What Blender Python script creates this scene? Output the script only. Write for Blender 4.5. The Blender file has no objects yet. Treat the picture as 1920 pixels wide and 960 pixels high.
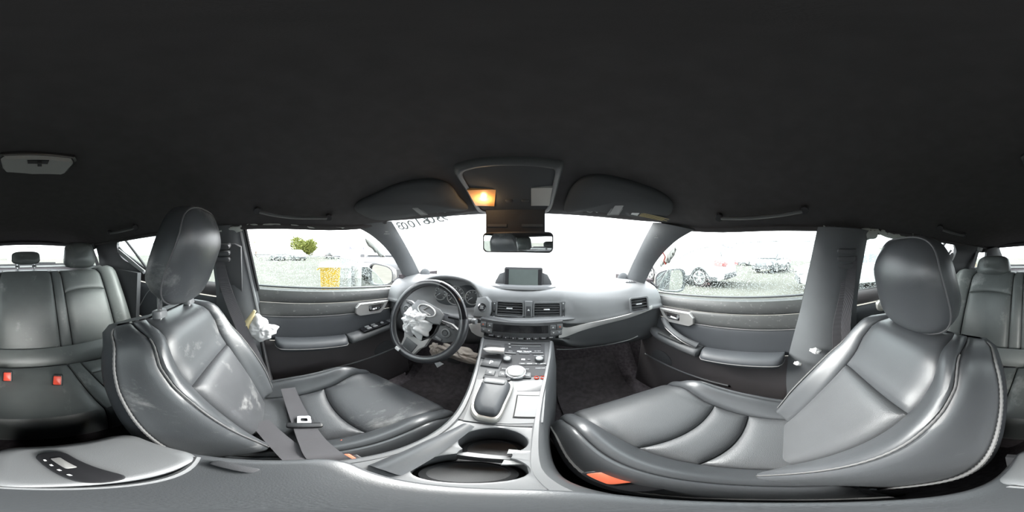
import bpy, bmesh, math, random
from math import sin, cos, tan, pi, radians, sqrt, atan2, exp
from mathutils import Vector, Matrix
random.seed(7)
SC = bpy.context.scene
COL = SC.collection
V = Vector

# ------------------------------------------------------------------ camera
PSI, ROLL = radians(6.3), radians(1.0)
CAM = V((.045, 0.0, .93))
WROT = Matrix.Rotation(PSI, 3, 'Z') @ Matrix.Rotation(-ROLL, 3, 'Y')
cd = bpy.data.cameras.new('camera')
cd.type = 'PANO'
cd.panorama_type = 'EQUIRECTANGULAR'
cd.clip_start = .005
cd.clip_end = 500
cam = bpy.data.objects.new('camera', cd)
COL.objects.link(cam)
_m = Matrix((WROT @ V((1, 0, 0)), WROT @ V((0, 0, 1)), -(WROT @ V((0, 1, 0))))).transposed().to_4x4()
_m.translation = CAM
cam.matrix_world = _m
SC.camera = cam

# ------------------------------------------------------------------ overcast sky, veiled sun, exposure
w = bpy.data.worlds.new('overcast_sky')
SC.world = w
w.use_nodes = True
nt = w.node_tree
nt.nodes.clear()
bgn = nt.nodes.new('ShaderNodeBackground')
out = nt.nodes.new('ShaderNodeOutputWorld')
tcn = nt.nodes.new('ShaderNodeTexCoord')
nzn = nt.nodes.new('ShaderNodeTexNoise')
nzn.inputs['Scale'].default_value = 2.2
nzn.inputs['Detail'].default_value = 4
rpn = nt.nodes.new('ShaderNodeValToRGB')
rpn.color_ramp.elements[0].position = .3
rpn.color_ramp.elements[0].color = (.86, .93, 1.0, 1)
rpn.color_ramp.elements[1].position = .7
rpn.color_ramp.elements[1].color = (1.0, 1.0, 1.0, 1)
nt.links.new(tcn.outputs['Generated'], nzn.inputs['Vector'])
nt.links.new(nzn.outputs['Fac'], rpn.inputs[0])
nt.links.new(rpn.outputs[0], bgn.inputs[0])
nt.links.new(bgn.outputs[0], out.inputs[0])
bgn.inputs[1].default_value = 1.0
sd = bpy.data.lights.new('veiled_sun', 'SUN')
sd.energy = 3.4
sd.angle = radians(46)
sd.color = (1, .98, .95)
so = bpy.data.objects.new('veiled_sun', sd)
so.rotation_euler = (V((-.18, 1.0, .68))).to_track_quat('Z', 'Y').to_euler()
COL.objects.link(so)
SC.view_settings.view_transform = 'Standard'
SC.view_settings.look = 'None'
SC.view_settings.gamma = 1
SC.view_settings.use_curve_mapping = False
SC.view_settings.exposure = 2.75
SC.cycles.use_denoising = True
SC.cycles.max_bounces = 10
SC.cycles.diffuse_bounces = 5
SC.cycles.transparent_max_bounces = 16
SC.cycles.caustics_reflective = False
SC.cycles.caustics_refractive = False
SC.cycles.sample_clamp_indirect = 6

# ------------------------------------------------------------------ measuring helper: a pixel of the 1920x960 panorama and one known coordinate give a point of the place
def ray(px, py):
    az = (px - 960) / 1920 * 2 * pi
    el = (480 - py) / 960 * pi
    return WROT @ V((sin(az) * cos(el), cos(az) * cos(el), sin(el)))

def at(px, py, x=None, y=None, z=None, r=None):
    d = ray(px, py)
    if x is not None: t = (x - CAM.x) / d.x
    elif y is not None: t = (y - CAM.y) / d.y
    elif z is not None: t = (z - CAM.z) / d.z
    else: t = r
    return CAM + d * t

# ------------------------------------------------------------------ small maths
def lerp(a, b, t): return a + (b - a) * t
def sst(a, b, t):
    t = min(1, max(0, (t - a) / (b - a)))
    return t * t * (3 - 2 * t)
def interp(tab, t):
    if t <= tab[0][0]: return tab[0][1]
    for (a, p), (b, q) in zip(tab, tab[1:]):
        if t <= b:
            k = (t - a) / (b - a)
            return p + (q - p) * k if not isinstance(p, tuple) else tuple(i + (j - i) * k for i, j in zip(p, q))
    return tab[-1][1]
def sinterp(tab, t):
    """smooth (Catmull-Rom) version of interp"""
    n = len(tab)
    if t <= tab[0][0]: return tab[0][1]
    if t >= tab[-1][0]: return tab[-1][1]
    for i in range(n - 1):
        a, b = tab[i][0], tab[i + 1][0]
        if a <= t <= b:
            k = (t - a) / (b - a)
            p1, p2 = tab[i][1], tab[i + 1][1]
            m1 = (p2 - tab[i - 1][1]) / (b - tab[i - 1][0]) if i > 0 else (p2 - p1) / (b - a)
            m2 = (tab[i + 2][1] - p1) / (tab[i + 2][0] - a) if i + 2 < n else (p2 - p1) / (b - a)
            m1 *= (b - a); m2 *= (b - a)
            k2, k3 = k * k, k * k * k
            return (2*k3 - 3*k2 + 1)*p1 + (k3 - 2*k2 + k)*m1 + (-2*k3 + 3*k2)*p2 + (k3 - k2)*m2
def smooth_path(pts, n=6, closed=False):
    pts = [V(p) for p in pts]
    res = []
    N = len(pts)
    rng = range(N) if closed else range(N - 1)
    for i in rng:
        p0 = pts[i - 1] if (closed or i > 0) else pts[i]
        p1, p2 = pts[i], pts[(i + 1) % N]
        p3 = pts[(i + 2) % N] if (closed or i + 2 < N) else p2
        for k in range(n):
            t = k / n
            res.append(.5 * ((2*p1) + (p2 - p0)*t + (2*p0 - 5*p1 + 4*p2 - p3)*t*t + (3*p1 - p0 - 3*p2 + p3)*t**3))
    if not closed: res.append(pts[-1])
    return res
def rrect(w, h, r, n=5):
    """rounded rectangle outline, centred, in 2D"""
    r = min(r, w / 2 - 1e-5, h / 2 - 1e-5)
    o = []
    for cx, cy, a0 in ((w/2 - r, h/2 - r, 0), (-w/2 + r, h/2 - r, 90), (-w/2 + r, -h/2 + r, 180), (w/2 - r, -h/2 + r, 270)):
        for k in range(n + 1):
            a = radians(a0 + 90 * k / n)
            o.append((cx + r * cos(a), cy + r * sin(a)))
    return o
class Fr:
    """a frame on a surface: origin, unit x, unit y, normal"""
    def __init__(s, o, x, y):
        s.o = V(o); s.x = V(x).normalized(); s.n = s.x.cross(V(y)).normalized(); s.y = s.n.cross(s.x)
    def __call__(s, a, b, c=0): return s.o + s.x * a + s.y * b + s.n * c
    def at(s, a, b, c=0): return Fr(s(a, b, c), s.x, s.y)
    def rot(s, deg):
        a = radians(deg); return Fr(s.o, s.x * cos(a) + s.y * sin(a), s.y * cos(a) - s.x * sin(a))
    def mirror(s): return s

# ------------------------------------------------------------------ mesh collector
class MB:
    def __init__(s): s.v = []; s.f = []
    def add(s, vs, fs):
        o = len(s.v); s.v += [V(p) for p in vs]; s.f += [tuple(i + o for i in f) for f in fs]; return s
    def grid(s, rows, cu=False, cv=False):
        """rows: list of equally long point lists; cu closes along a row, cv closes across rows"""
        n, m = len(rows), len(rows[0])
        fs = []
        for i in range(n if cv else n - 1):
            for j in range(m if cu else m - 1):
                a, b = i * m + j, i * m + (j + 1) % m
                c, d = ((i + 1) % n) * m + (j + 1) % m, ((i + 1) % n) * m + j
                fs.append((a, b, c, d))
        return s.add([p for r in rows for p in r], fs)
    def fan(s, ring, c=None):
        c = sum((V(p) for p in ring), V()) / len(ring) if c is None else V(c)
        n = len(ring)
        return s.add(list(ring) + [c], [(i, (i + 1) % n, n) for i in range(n)])
    def ngon(s, ring): return s.add(ring, [tuple(range(len(ring)))])
    def tube(s, path, r, n=8, caps=True, flat=None, up=None):
        path = [V(p) for p in path]
        N = len(path)
        rs = r if isinstance(r, (list, tuple)) else [r] * N
        t0 = (path[1] - path[0]).normalized()
        a = V(up) if up is not None else (V((0, 0, 1)) if abs(t0.z) < .9 else V((1, 0, 0)))
        rows = []
        nx = None
        for i in range(N):
            t = (path[min(i + 1, N - 1)] - path[max(i - 1, 0)]).normalized()
            if nx is None or up is not None:
                nx = (a - t * a.dot(t)).normalized()
            else:
                nx = (nx - t * nx.dot(t)).normalized()
            ny = t.cross(nx)
            k = flat if flat else 1
            rows.append([path[i] + nx * (cos(2*pi*j/n) * rs[i] * k) + ny * (sin(2*pi*j/n) * rs[i]) for j in range(n)])
        s.grid(rows, cu=True)
        if caps:
            s.ngon(rows[0][::-1]); s.ngon(rows[-1])
        return s
    def ring(s, path, r, n=8, up=None):
        """closed tube"""
        path = [V(p) for p in path]; N = len(path)
        rows = []
        c = sum(path, V()) / N
        for i in range(N):
            t = (path[(i + 1) % N] - path[i - 1]).normalized()
            a = V(up) if up is not None else (path[i] - c)
            nx = (a - t * a.dot(t)).normalized(); ny = t.cross(nx)
            rows.append([path[i] + nx * (cos(2*pi*j/n) * r) + ny * (sin(2*pi*j/n) * r) for j in range(n)])
        return s.grid(rows, cu=True, cv=True)
    def lathe(s, prof, fr, n=24, cap0=True, cap1=True):
        """prof: (radius, height along the frame's normal)"""
        rows = [[fr(r * cos(2*pi*j/n), r * sin(2*pi*j/n), h) for j in range(n)] for r, h in prof]
        s.grid(rows, cu=True)
        if cap0: s.ngon(rows[0][::-1])
        if cap1: s.ngon(rows[-1])
        return s
    def prism(s, poly, fr, d0, d1, bev=0.0):
        """poly in the frame's plane, from height d0 to d1, top edge chamfered by bev"""
        c = (sum(p[0] for p in poly) / len(poly), sum(p[1] for p in poly) / len(poly))
        rows = [[fr(p[0], p[1], d0) for p in poly]]
        if bev:
            rows.append([fr(p[0], p[1], d1 - bev) for p in poly])
            def ins(p, k):
                d = V((p[0] - c[0], p[1] - c[1])); L = d.length or 1
                return (p[0] - d.x / L * k, p[1] - d.y / L * k)
            rows.append([fr(*ins(p, bev * .3), d1 - bev * .3) for p in poly])
            rows.append([fr(*ins(p, bev), d1) for p in poly])
        else:
            rows.append([fr(p[0], p[1], d1) for p in poly])
        s.grid(rows, cu=True)
        s.ngon(rows[0][::-1]); s.ngon(rows[-1])
        return s
    def box(s, fr, sx, sy, d0, d1, r=.0, bev=0.0):
        return s.prism(rrect(sx, sy, r if r else 1e-4, 1 if r < .0005 else 4), fr, d0, d1, bev)
    def slab(s, ring_a, ring_b):
        """two matching outlines joined into a closed solid"""
        s.grid([ring_a, ring_b], cu=True); s.ngon(list(ring_a)[::-1]); s.ngon(list(ring_b)); return s
    def sheet(s, rows, th, nrm=None):
        """a grid with thickness th"""
        n, m = len(rows), len(rows[0])
        rows = [[V(p) for p in r] for r in rows]
        back = []
        for i in range(n):
            rr = []
            for j in range(m):
                du = rows[i][min(j + 1, m - 1)] - rows[i][max(j - 1, 0)]
                dv = rows[min(i + 1, n - 1)][j] - rows[max(i - 1, 0)][j]
                k = V(nrm) if nrm is not None else du.cross(dv)
                k = k.normalized() if k.length > 1e-9 else V((0, 0, 1))
                rr.append(rows[i][j] - k * th)
            back.append(rr)
        s.grid(rows); s.grid([r[::-1] for r in back])
        per = [(0, j) for j in range(m)] + [(i, m - 1) for i in range(1, n)] + [(n - 1, j) for j in range(m - 2, -1, -1)] + [(i, 0) for i in range(n - 2, 0, -1)]
        s.grid([[back[i][j] for i, j in per], [rows[i][j] for i, j in per]], cu=True)
        return s
    def build(s, name, mat, parent=None, smooth=True, angle=38, base=None, weld=True):
        off = V()
        if parent is not None:
            o = parent
            while o is not None: off += o.location; o = o.parent
        else:
            xs = [p.x for p in s.v]; ys = [p.y for p in s.v]; zs = [p.z for p in s.v]
            off = V(base) if base is not None else V(((min(xs) + max(xs)) / 2, (min(ys) + max(ys)) / 2, min(zs)))
        me = bpy.data.meshes.new(name)
        me.from_pydata([p - off for p in s.v], [], s.f)
        if weld:
            bm = bmesh.new(); bm.from_mesh(me)
            bmesh.ops.remove_doubles(bm, verts=bm.verts, dist=2e-5)
            bmesh.ops.recalc_face_normals(bm, faces=bm.faces)
            bm.to_mesh(me); bm.free()
        me.materials.append(MAT[mat] if isinstance(mat, str) else mat)
        if smooth:
            me.polygons.foreach_set('use_smooth', [True] * len(me.polygons))
            me.set_sharp_from_angle(angle=radians(angle))
        ob = bpy.data.objects.new(name, me)
        COL.objects.link(ob)
        if parent is not None: ob.parent = parent
        else: ob.location = off
        return ob

def tag(o, label, cat, group=None):
    o['label'] = label; o['category'] = cat
    if group: o['group'] = group
    return o
def thing(name, label, cat, loc=(0, 0, 0), group=None):
    o = bpy.data.objects.new(name, None); COL.objects.link(o); o.location = loc; o.empty_display_size = .05
    return tag(o, label, cat, group)
def struct(o, label=None):
    o['kind'] = 'structure'
    if label: o['label'] = label
    return o
def copy_tree(o, parent=None):
    c = o.copy(); COL.objects.link(c); c.parent = parent
    for ch in list(o.children): copy_tree(ch, c)
    return c
def text_into(mb, s, size, fr, depth=0.0006, center=True, mirror=False, bold=0.0):
    cu = bpy.data.curves.new('lettering', 'FONT'); cu.body = s; cu.size = size; cu.extrude = depth / 2; cu.offset = bold
    cu.resolution_u = 2
    if center: cu.align_x = 'CENTER'; cu.align_y = 'CENTER'
    ob = bpy.data.objects.new('lettering', cu)
    COL.objects.link(ob)
    me = bpy.data.meshes.new_from_object(ob.evaluated_get(bpy.context.evaluated_depsgraph_get()))
    vs = [fr(-v.co.x if mirror else v.co.x, v.co.y, v.co.z + depth / 2) for v in me.vertices]
    mb.add(vs, [tuple(p.vertices) for p in me.polygons])
    bpy.data.objects.remove(ob); bpy.data.curves.remove(cu); bpy.data.meshes.remove(me)
    return mb

# ------------------------------------------------------------------ materials
MAT = {}
def mat(name, col, rough=.5, metal=0.0, spec=.5, var=0.0, vscale=8, bump=0.0, bscale=400, btype='noise', sheen=0.0, coat=0.0, col2=None, dirt=None):
    m = bpy.data.materials.new(name); m.use_nodes = True
    t = m.node_tree; b = t.nodes['Principled BSDF']
    b.inputs['Roughness'].default_value = rough; b.inputs['Metallic'].default_value = metal
    b.inputs['Specular IOR Level'].default_value = spec
    b.inputs['Coat Weight'].default_value = coat
    b.inputs['Sheen Weight'].default_value = sheen
    b.inputs['Base Color'].default_value = (*col, 1)
    tc = t.nodes.new('ShaderNodeTexCoord')
    cur = None
    if var or col2:
        nz = t.nodes.new('ShaderNodeTexNoise'); nz.inputs['Scale'].default_value = vscale; nz.inputs['Detail'].default_value = 5
        t.links.new(tc.outputs['Object'], nz.inputs['Vector'])
        rp = t.nodes.new('ShaderNodeValToRGB')
        c2 = col2 or tuple(min(1, c * (1 + var)) for c in col); c1 = col if col2 else tuple(c * (1 - var) for c in col)
        rp.color_ramp.elements[0].position = .35; rp.color_ramp.elements[0].color = (*c1, 1)
        rp.color_ramp.elements[1].position = .68; rp.color_ramp.elements[1].color = (*c2, 1)
        t.links.new(nz.outputs['Fac'], rp.inputs[0]); cur = rp.outputs[0]
    if dirt:   # pale dust and scuff marks: (colour, scale, threshold, strength, stretch)
        dc, ds, th, st = dirt
        mp = t.nodes.new('ShaderNodeMapping'); mp.inputs['Scale'].default_value = (1.0, .45, 1.0); mp.inputs['Rotation'].default_value = (0, .3, .7)
        t.links.new(tc.outputs['Object'], mp.inputs[0])
        n2 = t.nodes.new('ShaderNodeTexNoise'); n2.inputs['Scale'].default_value = ds; n2.inputs['Detail'].default_value = 9; n2.inputs['Roughness'].default_value = .72
        t.links.new(mp.outputs[0], n2.inputs['Vector'])
        r2 = t.nodes.new('ShaderNodeValToRGB')
        r2.color_ramp.elements[0].position = th; r2.color_ramp.elements[0].color = (0, 0, 0, 1)
        r2.color_ramp.elements[1].position = th + .12; r2.color_ramp.elements[1].color = (st, st, st, 1)
        t.links.new(n2.outputs['Fac'], r2.inputs[0])
        mx = t.nodes.new('ShaderNodeMix'); mx.data_type = 'RGBA'
        t.links.new(r2.outputs[0], mx.inputs['Factor'])
        if cur is not None: t.links.new(cur, mx.inputs['A'])
        else: mx.inputs['A'].default_value = (*col, 1)
        mx.inputs['B'].default_value = (*dc, 1); cur = mx.outputs['Result']
    if cur is not None: t.links.new(cur, b.inputs['Base Color'])
    if bump:
        if btype == 'voronoi':
            n3 = t.nodes.new('ShaderNodeTexVoronoi'); n3.feature = 'DISTANCE_TO_EDGE'; n3.inputs['Scale'].default_value = bscale; o3 = n3.outputs['Distance']
        elif btype == 'wave':
            n3 = t.nodes.new('ShaderNodeTexWave'); n3.inputs['Scale'].default_value = bscale; o3 = n3.outputs['Fac']
        else:
            n3 = t.nodes.new('ShaderNodeTexNoise'); n3.inputs['Scale'].default_value = bscale; n3.inputs['Detail'].default_value = 3; o3 = n3.outputs['Fac']
        t.links.new(tc.outputs['Object'], n3.inputs['Vector'])
        bp = t.nodes.new('ShaderNodeBump'); bp.inputs['Strength'].default_value = bump; bp.inputs['Distance'].default_value = .001
        t.links.new(o3, bp.inputs['Height']); t.links.new(bp.outputs[0], b.inputs['Normal'])
    MAT[name] = m
    return m
def glassmat(name, tint, gloss, rough=0.02, drops=0.0, dscale=160):
    m = bpy.data.materials.new(name); m.use_nodes = True; t = m.node_tree; t.nodes.clear()
    o = t.nodes.new('ShaderNodeOutputMaterial'); tr = t.nodes.new('ShaderNodeBsdfTransparent'); gl = t.nodes.new('ShaderNodeBsdfGlossy')
    tr.inputs[0].default_value = (*tint, 1); gl.inputs['Roughness'].default_value = rough
    mx = t.nodes.new('ShaderNodeMixShader'); mx.inputs[0].default_value = gloss
    t.links.new(tr.outputs[0], mx.inputs[1]); t.links.new(gl.outputs[0], mx.inputs[2])
    if drops:
        tc = t.nodes.new('ShaderNodeTexCoord')
        vo = t.nodes.new('ShaderNodeTexVoronoi'); vo.inputs['Scale'].default_value = dscale; vo.inputs['Randomness'].default_value = 1
        t.links.new(tc.outputs['Object'], vo.inputs['Vector'])
        rp = t.nodes.new('ShaderNodeValToRGB')
        rp.color_ramp.elements[0].position = .22; rp.color_ramp.elements[0].color = (1, 1, 1, 1)
        rp.color_ramp.elements[1].position = .38; rp.color_ramp.elements[1].color = (0, 0, 0, 1)
        t.links.new(vo.outputs['Distance'], rp.inputs[0])
        rf = t.nodes.new('ShaderNodeBsdfRefraction'); rf.inputs['IOR'].default_value = 1.25; rf.inputs['Roughness'].default_value = .25
        rf.inputs['Color'].default_value = (.86, .9, .9, 1)
        df = t.nodes.new('ShaderNodeBsdfTranslucent'); df.inputs[0].default_value = (.32, .36, .36, 1)
        m2 = t.nodes.new('ShaderNodeMixShader'); m2.inputs[0].default_value = .5
        t.links.new(rf.outputs[0], m2.inputs[1]); t.links.new(df.outputs[0], m2.inputs[2])
        ml = t.nodes.new('ShaderNodeMath'); ml.operation = 'MULTIPLY'; ml.inputs[1].default_value = drops
        t.links.new(rp.outputs[0], ml.inputs[0])
        m3 = t.nodes.new('ShaderNodeMixShader')
        t.links.new(ml.outputs[0], m3.inputs[0]); t.links.new(mx.outputs[0], m3.inputs[1]); t.links.new(m2.outputs[0], m3.inputs[2])
        t.links.new(m3.outputs[0], o.inputs[0])
    else:
        t.links.new(mx.outputs[0], o.inputs[0])
    MAT[name] = m
def emit(name, col, s):
    m = bpy.data.materials.new(name); m.use_nodes = True; b = m.node_tree.nodes['Principled BSDF']
    b.inputs['Base Color'].default_value = (*col, 1); b.inputs['Emission Color'].default_value = (*col, 1); b.inputs['Emission Strength'].default_value = s
    MAT[name] = m

DUST = (.42, .42, .41)
mat('leather', (.066, .071, .076), .36, spec=.75, var=.10, vscale=6, bump=.25, bscale=900, dirt=(DUST, 9, .575, .42))
mat('leather_clean', (.066, .070, .075), .36, spec=.7, var=.08, vscale=5, bump=.22, bscale=900, dirt=(DUST, 14, .66, .3))
mat('leather_perforated', (.074, .077, .081), .41, spec=.6, var=.08, vscale=6, bump=.5, bscale=420, btype='voronoi', dirt=(DUST, 10, .70, .5))
mat('leather_worn', (.068, .071, .076), .38, spec=.7, var=.10, vscale=6, bump=.5, bscale=420, btype='voronoi', dirt=(DUST, 7, .56, .5))
mat('leather_rear', (.112, .119, .116), .42, spec=.5, var=.12, vscale=7, bump=.25, bscale=800, dirt=(DUST, 6, .575, .45))  # base paler than front leather, in place of rear light; dust comes on top
mat('leather_side', (.048, .052, .058), .5, spec=.4, var=.08, vscale=6, bump=.2, bscale=900)
mat('wheel_leather', (.035, .036, .040), .28, spec=.7, bump=.2, bscale=900, dirt=(DUST, 16, .62, .25))
mat('stitch', (.14, .14, .14), .7)
mat('piping', (.11, .11, .115), .5)
mat('seam', (.015, .015, .015), .8)
mat('plastic_dash', (.20, .205, .21), .40, spec=.8, bump=.3, bscale=1100, var=.04)  # grey lifted above the dash's own dark grey to stand for windscreen glare
mat('plastic_dark', (.055, .056, .06), .55, spec=.3, bump=.2, bscale=1000, var=.06)
mat('plastic_black', (.018, .018, .02), .35, spec=.5)
mat('piano_black', (.012, .012, .014), .12, spec=.5)
mat('plastic_grey', (.16, .165, .17), .42, spec=.5, bump=.15, bscale=1100, var=.04)
mat('plastic_mid', (.085, .088, .092), .45, spec=.5, bump=.2, bscale=1000, var=.05)
mat('plastic_light', (.34, .35, .35), .45, spec=.5, var=.05)
mat('door_plastic', (.066, .060, .063), .5, spec=.45, bump=.3, bscale=900, var=.08)
mat('door_trim', (.064, .066, .066), .42, spec=.5, bump=.25, bscale=800, var=.1, dirt=(DUST, 90, .585, .4))
mat('pillar_trim', (.108, .114, .120), .6, spec=.35, bump=.2, bscale=900, var=.06)
mat('silver', (.55, .54, .53), .38, metal=.6, spec=.5)
mat('satin_silver', (.62, .61, .60), .42, metal=.15)
mat('champagne', (.50, .49, .46), .38, metal=.5)
mat('chrome', (.75, .76, .78), .12, metal=1.0)
mat('headliner', (.085, .081, .083), .95, spec=.1, var=.06, vscale=30, bump=.3, bscale=1200)
mat('visor_fabric', (.085, .088, .094), .9, spec=.15, bump=.2, bscale=1200)
mat('carpet', (.070, .062, .066), .98, spec=.05, var=.25, vscale=60, bump=.8, bscale=700, dirt=((.2, .2, .19), 120, .74, .6))
mat('floor_mat', (.085, .076, .079), .95, spec=.1, var=.2, vscale=40, bump=.6, bscale=500, dirt=((.25, .25, .24), 150, .76, .7))
mat('belt', (.095, .093, .10), .7, spec=.3, bump=.5, bscale=300, btype='wave')
mat('airbag', (.78, .78, .78), .8, spec=.2, var=.05, vscale=20, bump=.3, bscale=900)
mat('curtain', (.55, .58, .55), .85, spec=.2, var=.08, vscale=20, bump=.3, bscale=700)
mat('tan_cloth', (.46, .40, .35), .85, spec=.2, var=.1, vscale=25, bump=.3, bscale=700)
mat('yellow_cloth', (.60, .52, .30), .85, spec=.2, var=.1, vscale=25)
mat('paper', (.8, .8, .8), .8)
mat('white_print', (.75, .76, .77), .6)
mat('grey_print', (.4, .42, .43), .6)
mat('red', (.62, .06, .03), .4, spec=.5)
mat('orange_red', (.75, .16, .08), .4)
mat('screen', (.10, .12, .115), .25, spec=.5, var=.12, vscale=7)
mat('lens', (.5, .5, .49), .3, spec=.5, bump=.6, bscale=260, btype='wave')
mat('amber_lens', (.85, .45, .18), .25, spec=.5)
mat('rubber', (.02, .02, .022), .7)
mat('mirror', (.85, .87, .87), .02, metal=1.0)
mat('gauge', (.03, .035, .04), .3, spec=.5)
mat('yellow_label', (.55, .45, .2), .7)
glassmat('windscreen_glass', (.97, .99, .985), .03)
glassmat('wet_glass', (.88, .92, .91), .04, drops=.6, dscale=140)
glassmat('clear_glass', (.93, .96, .955), .04)
glassmat('rear_glass', (.86, .90, .89), .04, drops=.25, dscale=120)
glassmat('gauge_glass', (.9, .93, .93), .06)
mat('paper_tag', (.8, .8, .8), .8)
# ------------------------------------------------------------------ upholstery patches
def patch(mb, S, quad, nu=14, nv=14, puff=.006, sink=.004, ew=.02, back=None):
    """a padded panel on the surface S(u,v): quad(a,b) -> (u,v); its edges sink into the seam, its middle is proud"""
    A = [.5 - .5 * cos(pi * i / nu) for i in range(nu + 1)]
    B = [.5 - .5 * cos(pi * i / nv) for i in range(nv + 1)]
    P = [[V(S(*quad(a, b))) for a in A] for b in B]
    La = [sum((P[j][i + 1] - P[j][i]).length for i in range(nu)) for j in range(nv + 1)]
    Lb = [sum((P[j + 1][i] - P[j][i]).length for j in range(nv)) for i in range(nu + 1)]
    rows = []
    for j in range(nv + 1):
        r = []
        for i in range(nu + 1):
            du = P[j][min(i + 1, nu)] - P[j][max(i - 1, 0)]
            dv = P[min(j + 1, nv)][i] - P[max(j - 1, 0)][i]
            n = du.cross(dv); n = n.normalized() if n.length > 1e-10 else V((0, 0, 1))
            de = min(A[i] * La[j], (1 - A[i]) * La[j], B[j] * Lb[i], (1 - B[j]) * Lb[i])
            t = min(1, de / ew)
            r.append(P[j][i] + n * (-sink + (puff + sink) * sqrt(1 - (1 - t) ** 2)))
        rows.append(r)
    mb.grid(rows)
    return rows
def ruled(a, b, n=6, bulge=0.0, th=.02, m=None):
    """panel between two lines in space, bulged, with thickness; returns an MB"""
    a = smooth_path(a, 5) if len(a) > 2 else [lerp(V(a[0]), V(a[1]), i / 10) for i in range(11)]
    b = smooth_path(b, 5) if len(b) > 2 else [lerp(V(b[0]), V(b[1]), i / 10) for i in range(11)]
    k = max(len(a), len(b))
    def res(p, k):
        L = [0]
        for q, r in zip(p, p[1:]): L.append(L[-1] + (r - q).length)
        o = []
        for i in range(k):
            t = L[-1] * i / (k - 1)
            for j in range(len(p) - 1):
                if t <= L[j + 1] + 1e-9:
                    o.append(lerp(p[j], p[j + 1], (t - L[j]) / max(1e-9, L[j + 1] - L[j]))); break
        return o
    a, b = res(a, k), res(b, k)
    rows = []
    for p, q in zip(a, b):
        d = CAM - (p + q) / 2
        d.z *= .3
        ax = (q - p).normalized()
        d = (d - ax * d.dot(ax)).normalized()
        rows.append([lerp(p, q, j / n) + d * (bulge * (1 - (2 * j / n - 1) ** 2)) for j in range(n + 1)])
    mb = MB()
    mb.sheet(rows, th)
    return mb
def sgn(pts, s): return [(p[0] * s, p[1], p[2]) for p in pts]

# ================================================================== THE SETTING: cabin shell
ZC = [(-1.46, 1.06), (-1.3, 1.10), (-1.0, 1.15), (-.5, 1.178), (0, 1.178), (.25, 1.165), (.45, 1.135), (.60, 1.092)]
ZR = [(-1.46, 1.0), (-1.3, 1.01), (-1.0, 1.02), (-.5, 1.04), (0, 1.043), (.25, 1.045), (.45, 1.072), (.60, 1.104)]
XR = [(-1.46, .50), (-1.3, .53), (-1.0, .565), (-.5, .59), (0, .597), (.4, .59), (.60, .57)]
def Hz(x, y):
    zc, zr, xr = sinterp(ZC, y), sinterp(ZR, y), sinterp(XR, y)
    t = min(1, abs(x) / xr)
    return zc - (zc - zr) * t ** 2.7
def Hrow(y, n=28):
    xr = sinterp(XR, y)
    return [V((xr * sin(pi / 2 * (2 * j / n - 1)), y - .05 * sst(.35, .6, y) * (2 * j / n - 1) ** 2, Hz(xr * sin(pi / 2 * (2 * j / n - 1)), y))) for j in range(n + 1)]
mb = MB()
ys = [-1.46 + 2.06 * i / 40 for i in range(41)]
rows = [Hrow(y) for y in ys]
mb.sheet(rows, -.03)
struct(mb.build('ceiling', 'headliner'), 'dark fabric headliner of the car')

# floor: carpeted pan with a tunnel and a raised rear step, sloping up to the firewall
mb = MB()
def floor_z(x, y):
    z = 0.0
    z += .16 * (1 - sst(.08, .15, abs(x))) * sst(1.0, .7, y)
    z += .30 * sst(.70, 1.05, y)
    z += .16 * sst(-.42, -.50, y) * 0
    z += .10 * sst(.60, .70, abs(x))
    return z
rows = []
for i in range(60):
    y = -1.6 + 2.75 * i / 59
    rows.append([V((x, y, floor_z(x, y))) for x in [-.70 + 1.4 * j / 56 for j in range(57)]])
mb.sheet(rows, .03)
struct(mb.build('floor', 'carpet'), 'dark carpeted floor pan with tunnel')

# firewall
mb = MB(); mb.sheet([[V((x, 1.1, z)) for x in (-.72, 0, .72)] for z in (.1, .45, .75)], .02)
struct(mb.build('wall_front', 'carpet'), 'dark firewall under the dashboard')

# ---- windscreen
def ws(u, v):
    """u -1..1 across, v 0 base .. 1 header"""
    bx, by, bz = .665 * u, 1.22 - .36 * u * u, .775 + .02 * u * u
    tx, ty, tz = .575 * u, .60 - .05 * u * u, 1.090 + .012 * u * u
    k = sin(pi * v) * .03
    return V((lerp(bx, tx, v), lerp(by, ty, v) + k * .5, lerp(bz, tz, v) + k * .8))
mb = MB()
mb.grid([[ws(-1 + 2 * j / 24, -.03 + 1.09 * i / 12) for j in range(25)] for i in range(13)])
wsg = struct(mb.build('window_1', 'windscreen_glass'), 'windscreen with mirrored paint-pen numbers along its top edge')
# paint-pen digits on the outside of the glass, so they read mirrored from inside
mb = MB()
digits = '93061003'
c0, c1 = at(836, 399, y=.66), at(742, 420, y=.61)
for k, ch in enumerate(digits):
    t = k / (len(digits) - 1)
    t = t + (.035 if k >= 4 else -.02)
    px, py = lerp(831, 751, t), lerp(408, 426, t)
    p = at(px, py, r=1)
    d = (p - CAM).normalized()
    # meet the windscreen
    best = None
    for i in range(41):
        for j in range(61):
            q = ws(-1 + j / 40, .6 + .5 * i / 40)
            e = ((q - CAM).normalized() - d).length
            if best is None or e < best[0]: best = (e, -1 + j / 40, .6 + .5 * i / 40)
    u, v = best[1], best[2]
    q = ws(u, v); xd = (ws(u + .02, v) - q); yd = (ws(u, v + .02) - q)
    text_into(mb, ch, .085, Fr(q + V((0, .003, .003)), xd, yd), .0008, mirror=True, bold=.001)
mb.build('paint_pen_number', 'grey_print', wsg)

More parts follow.
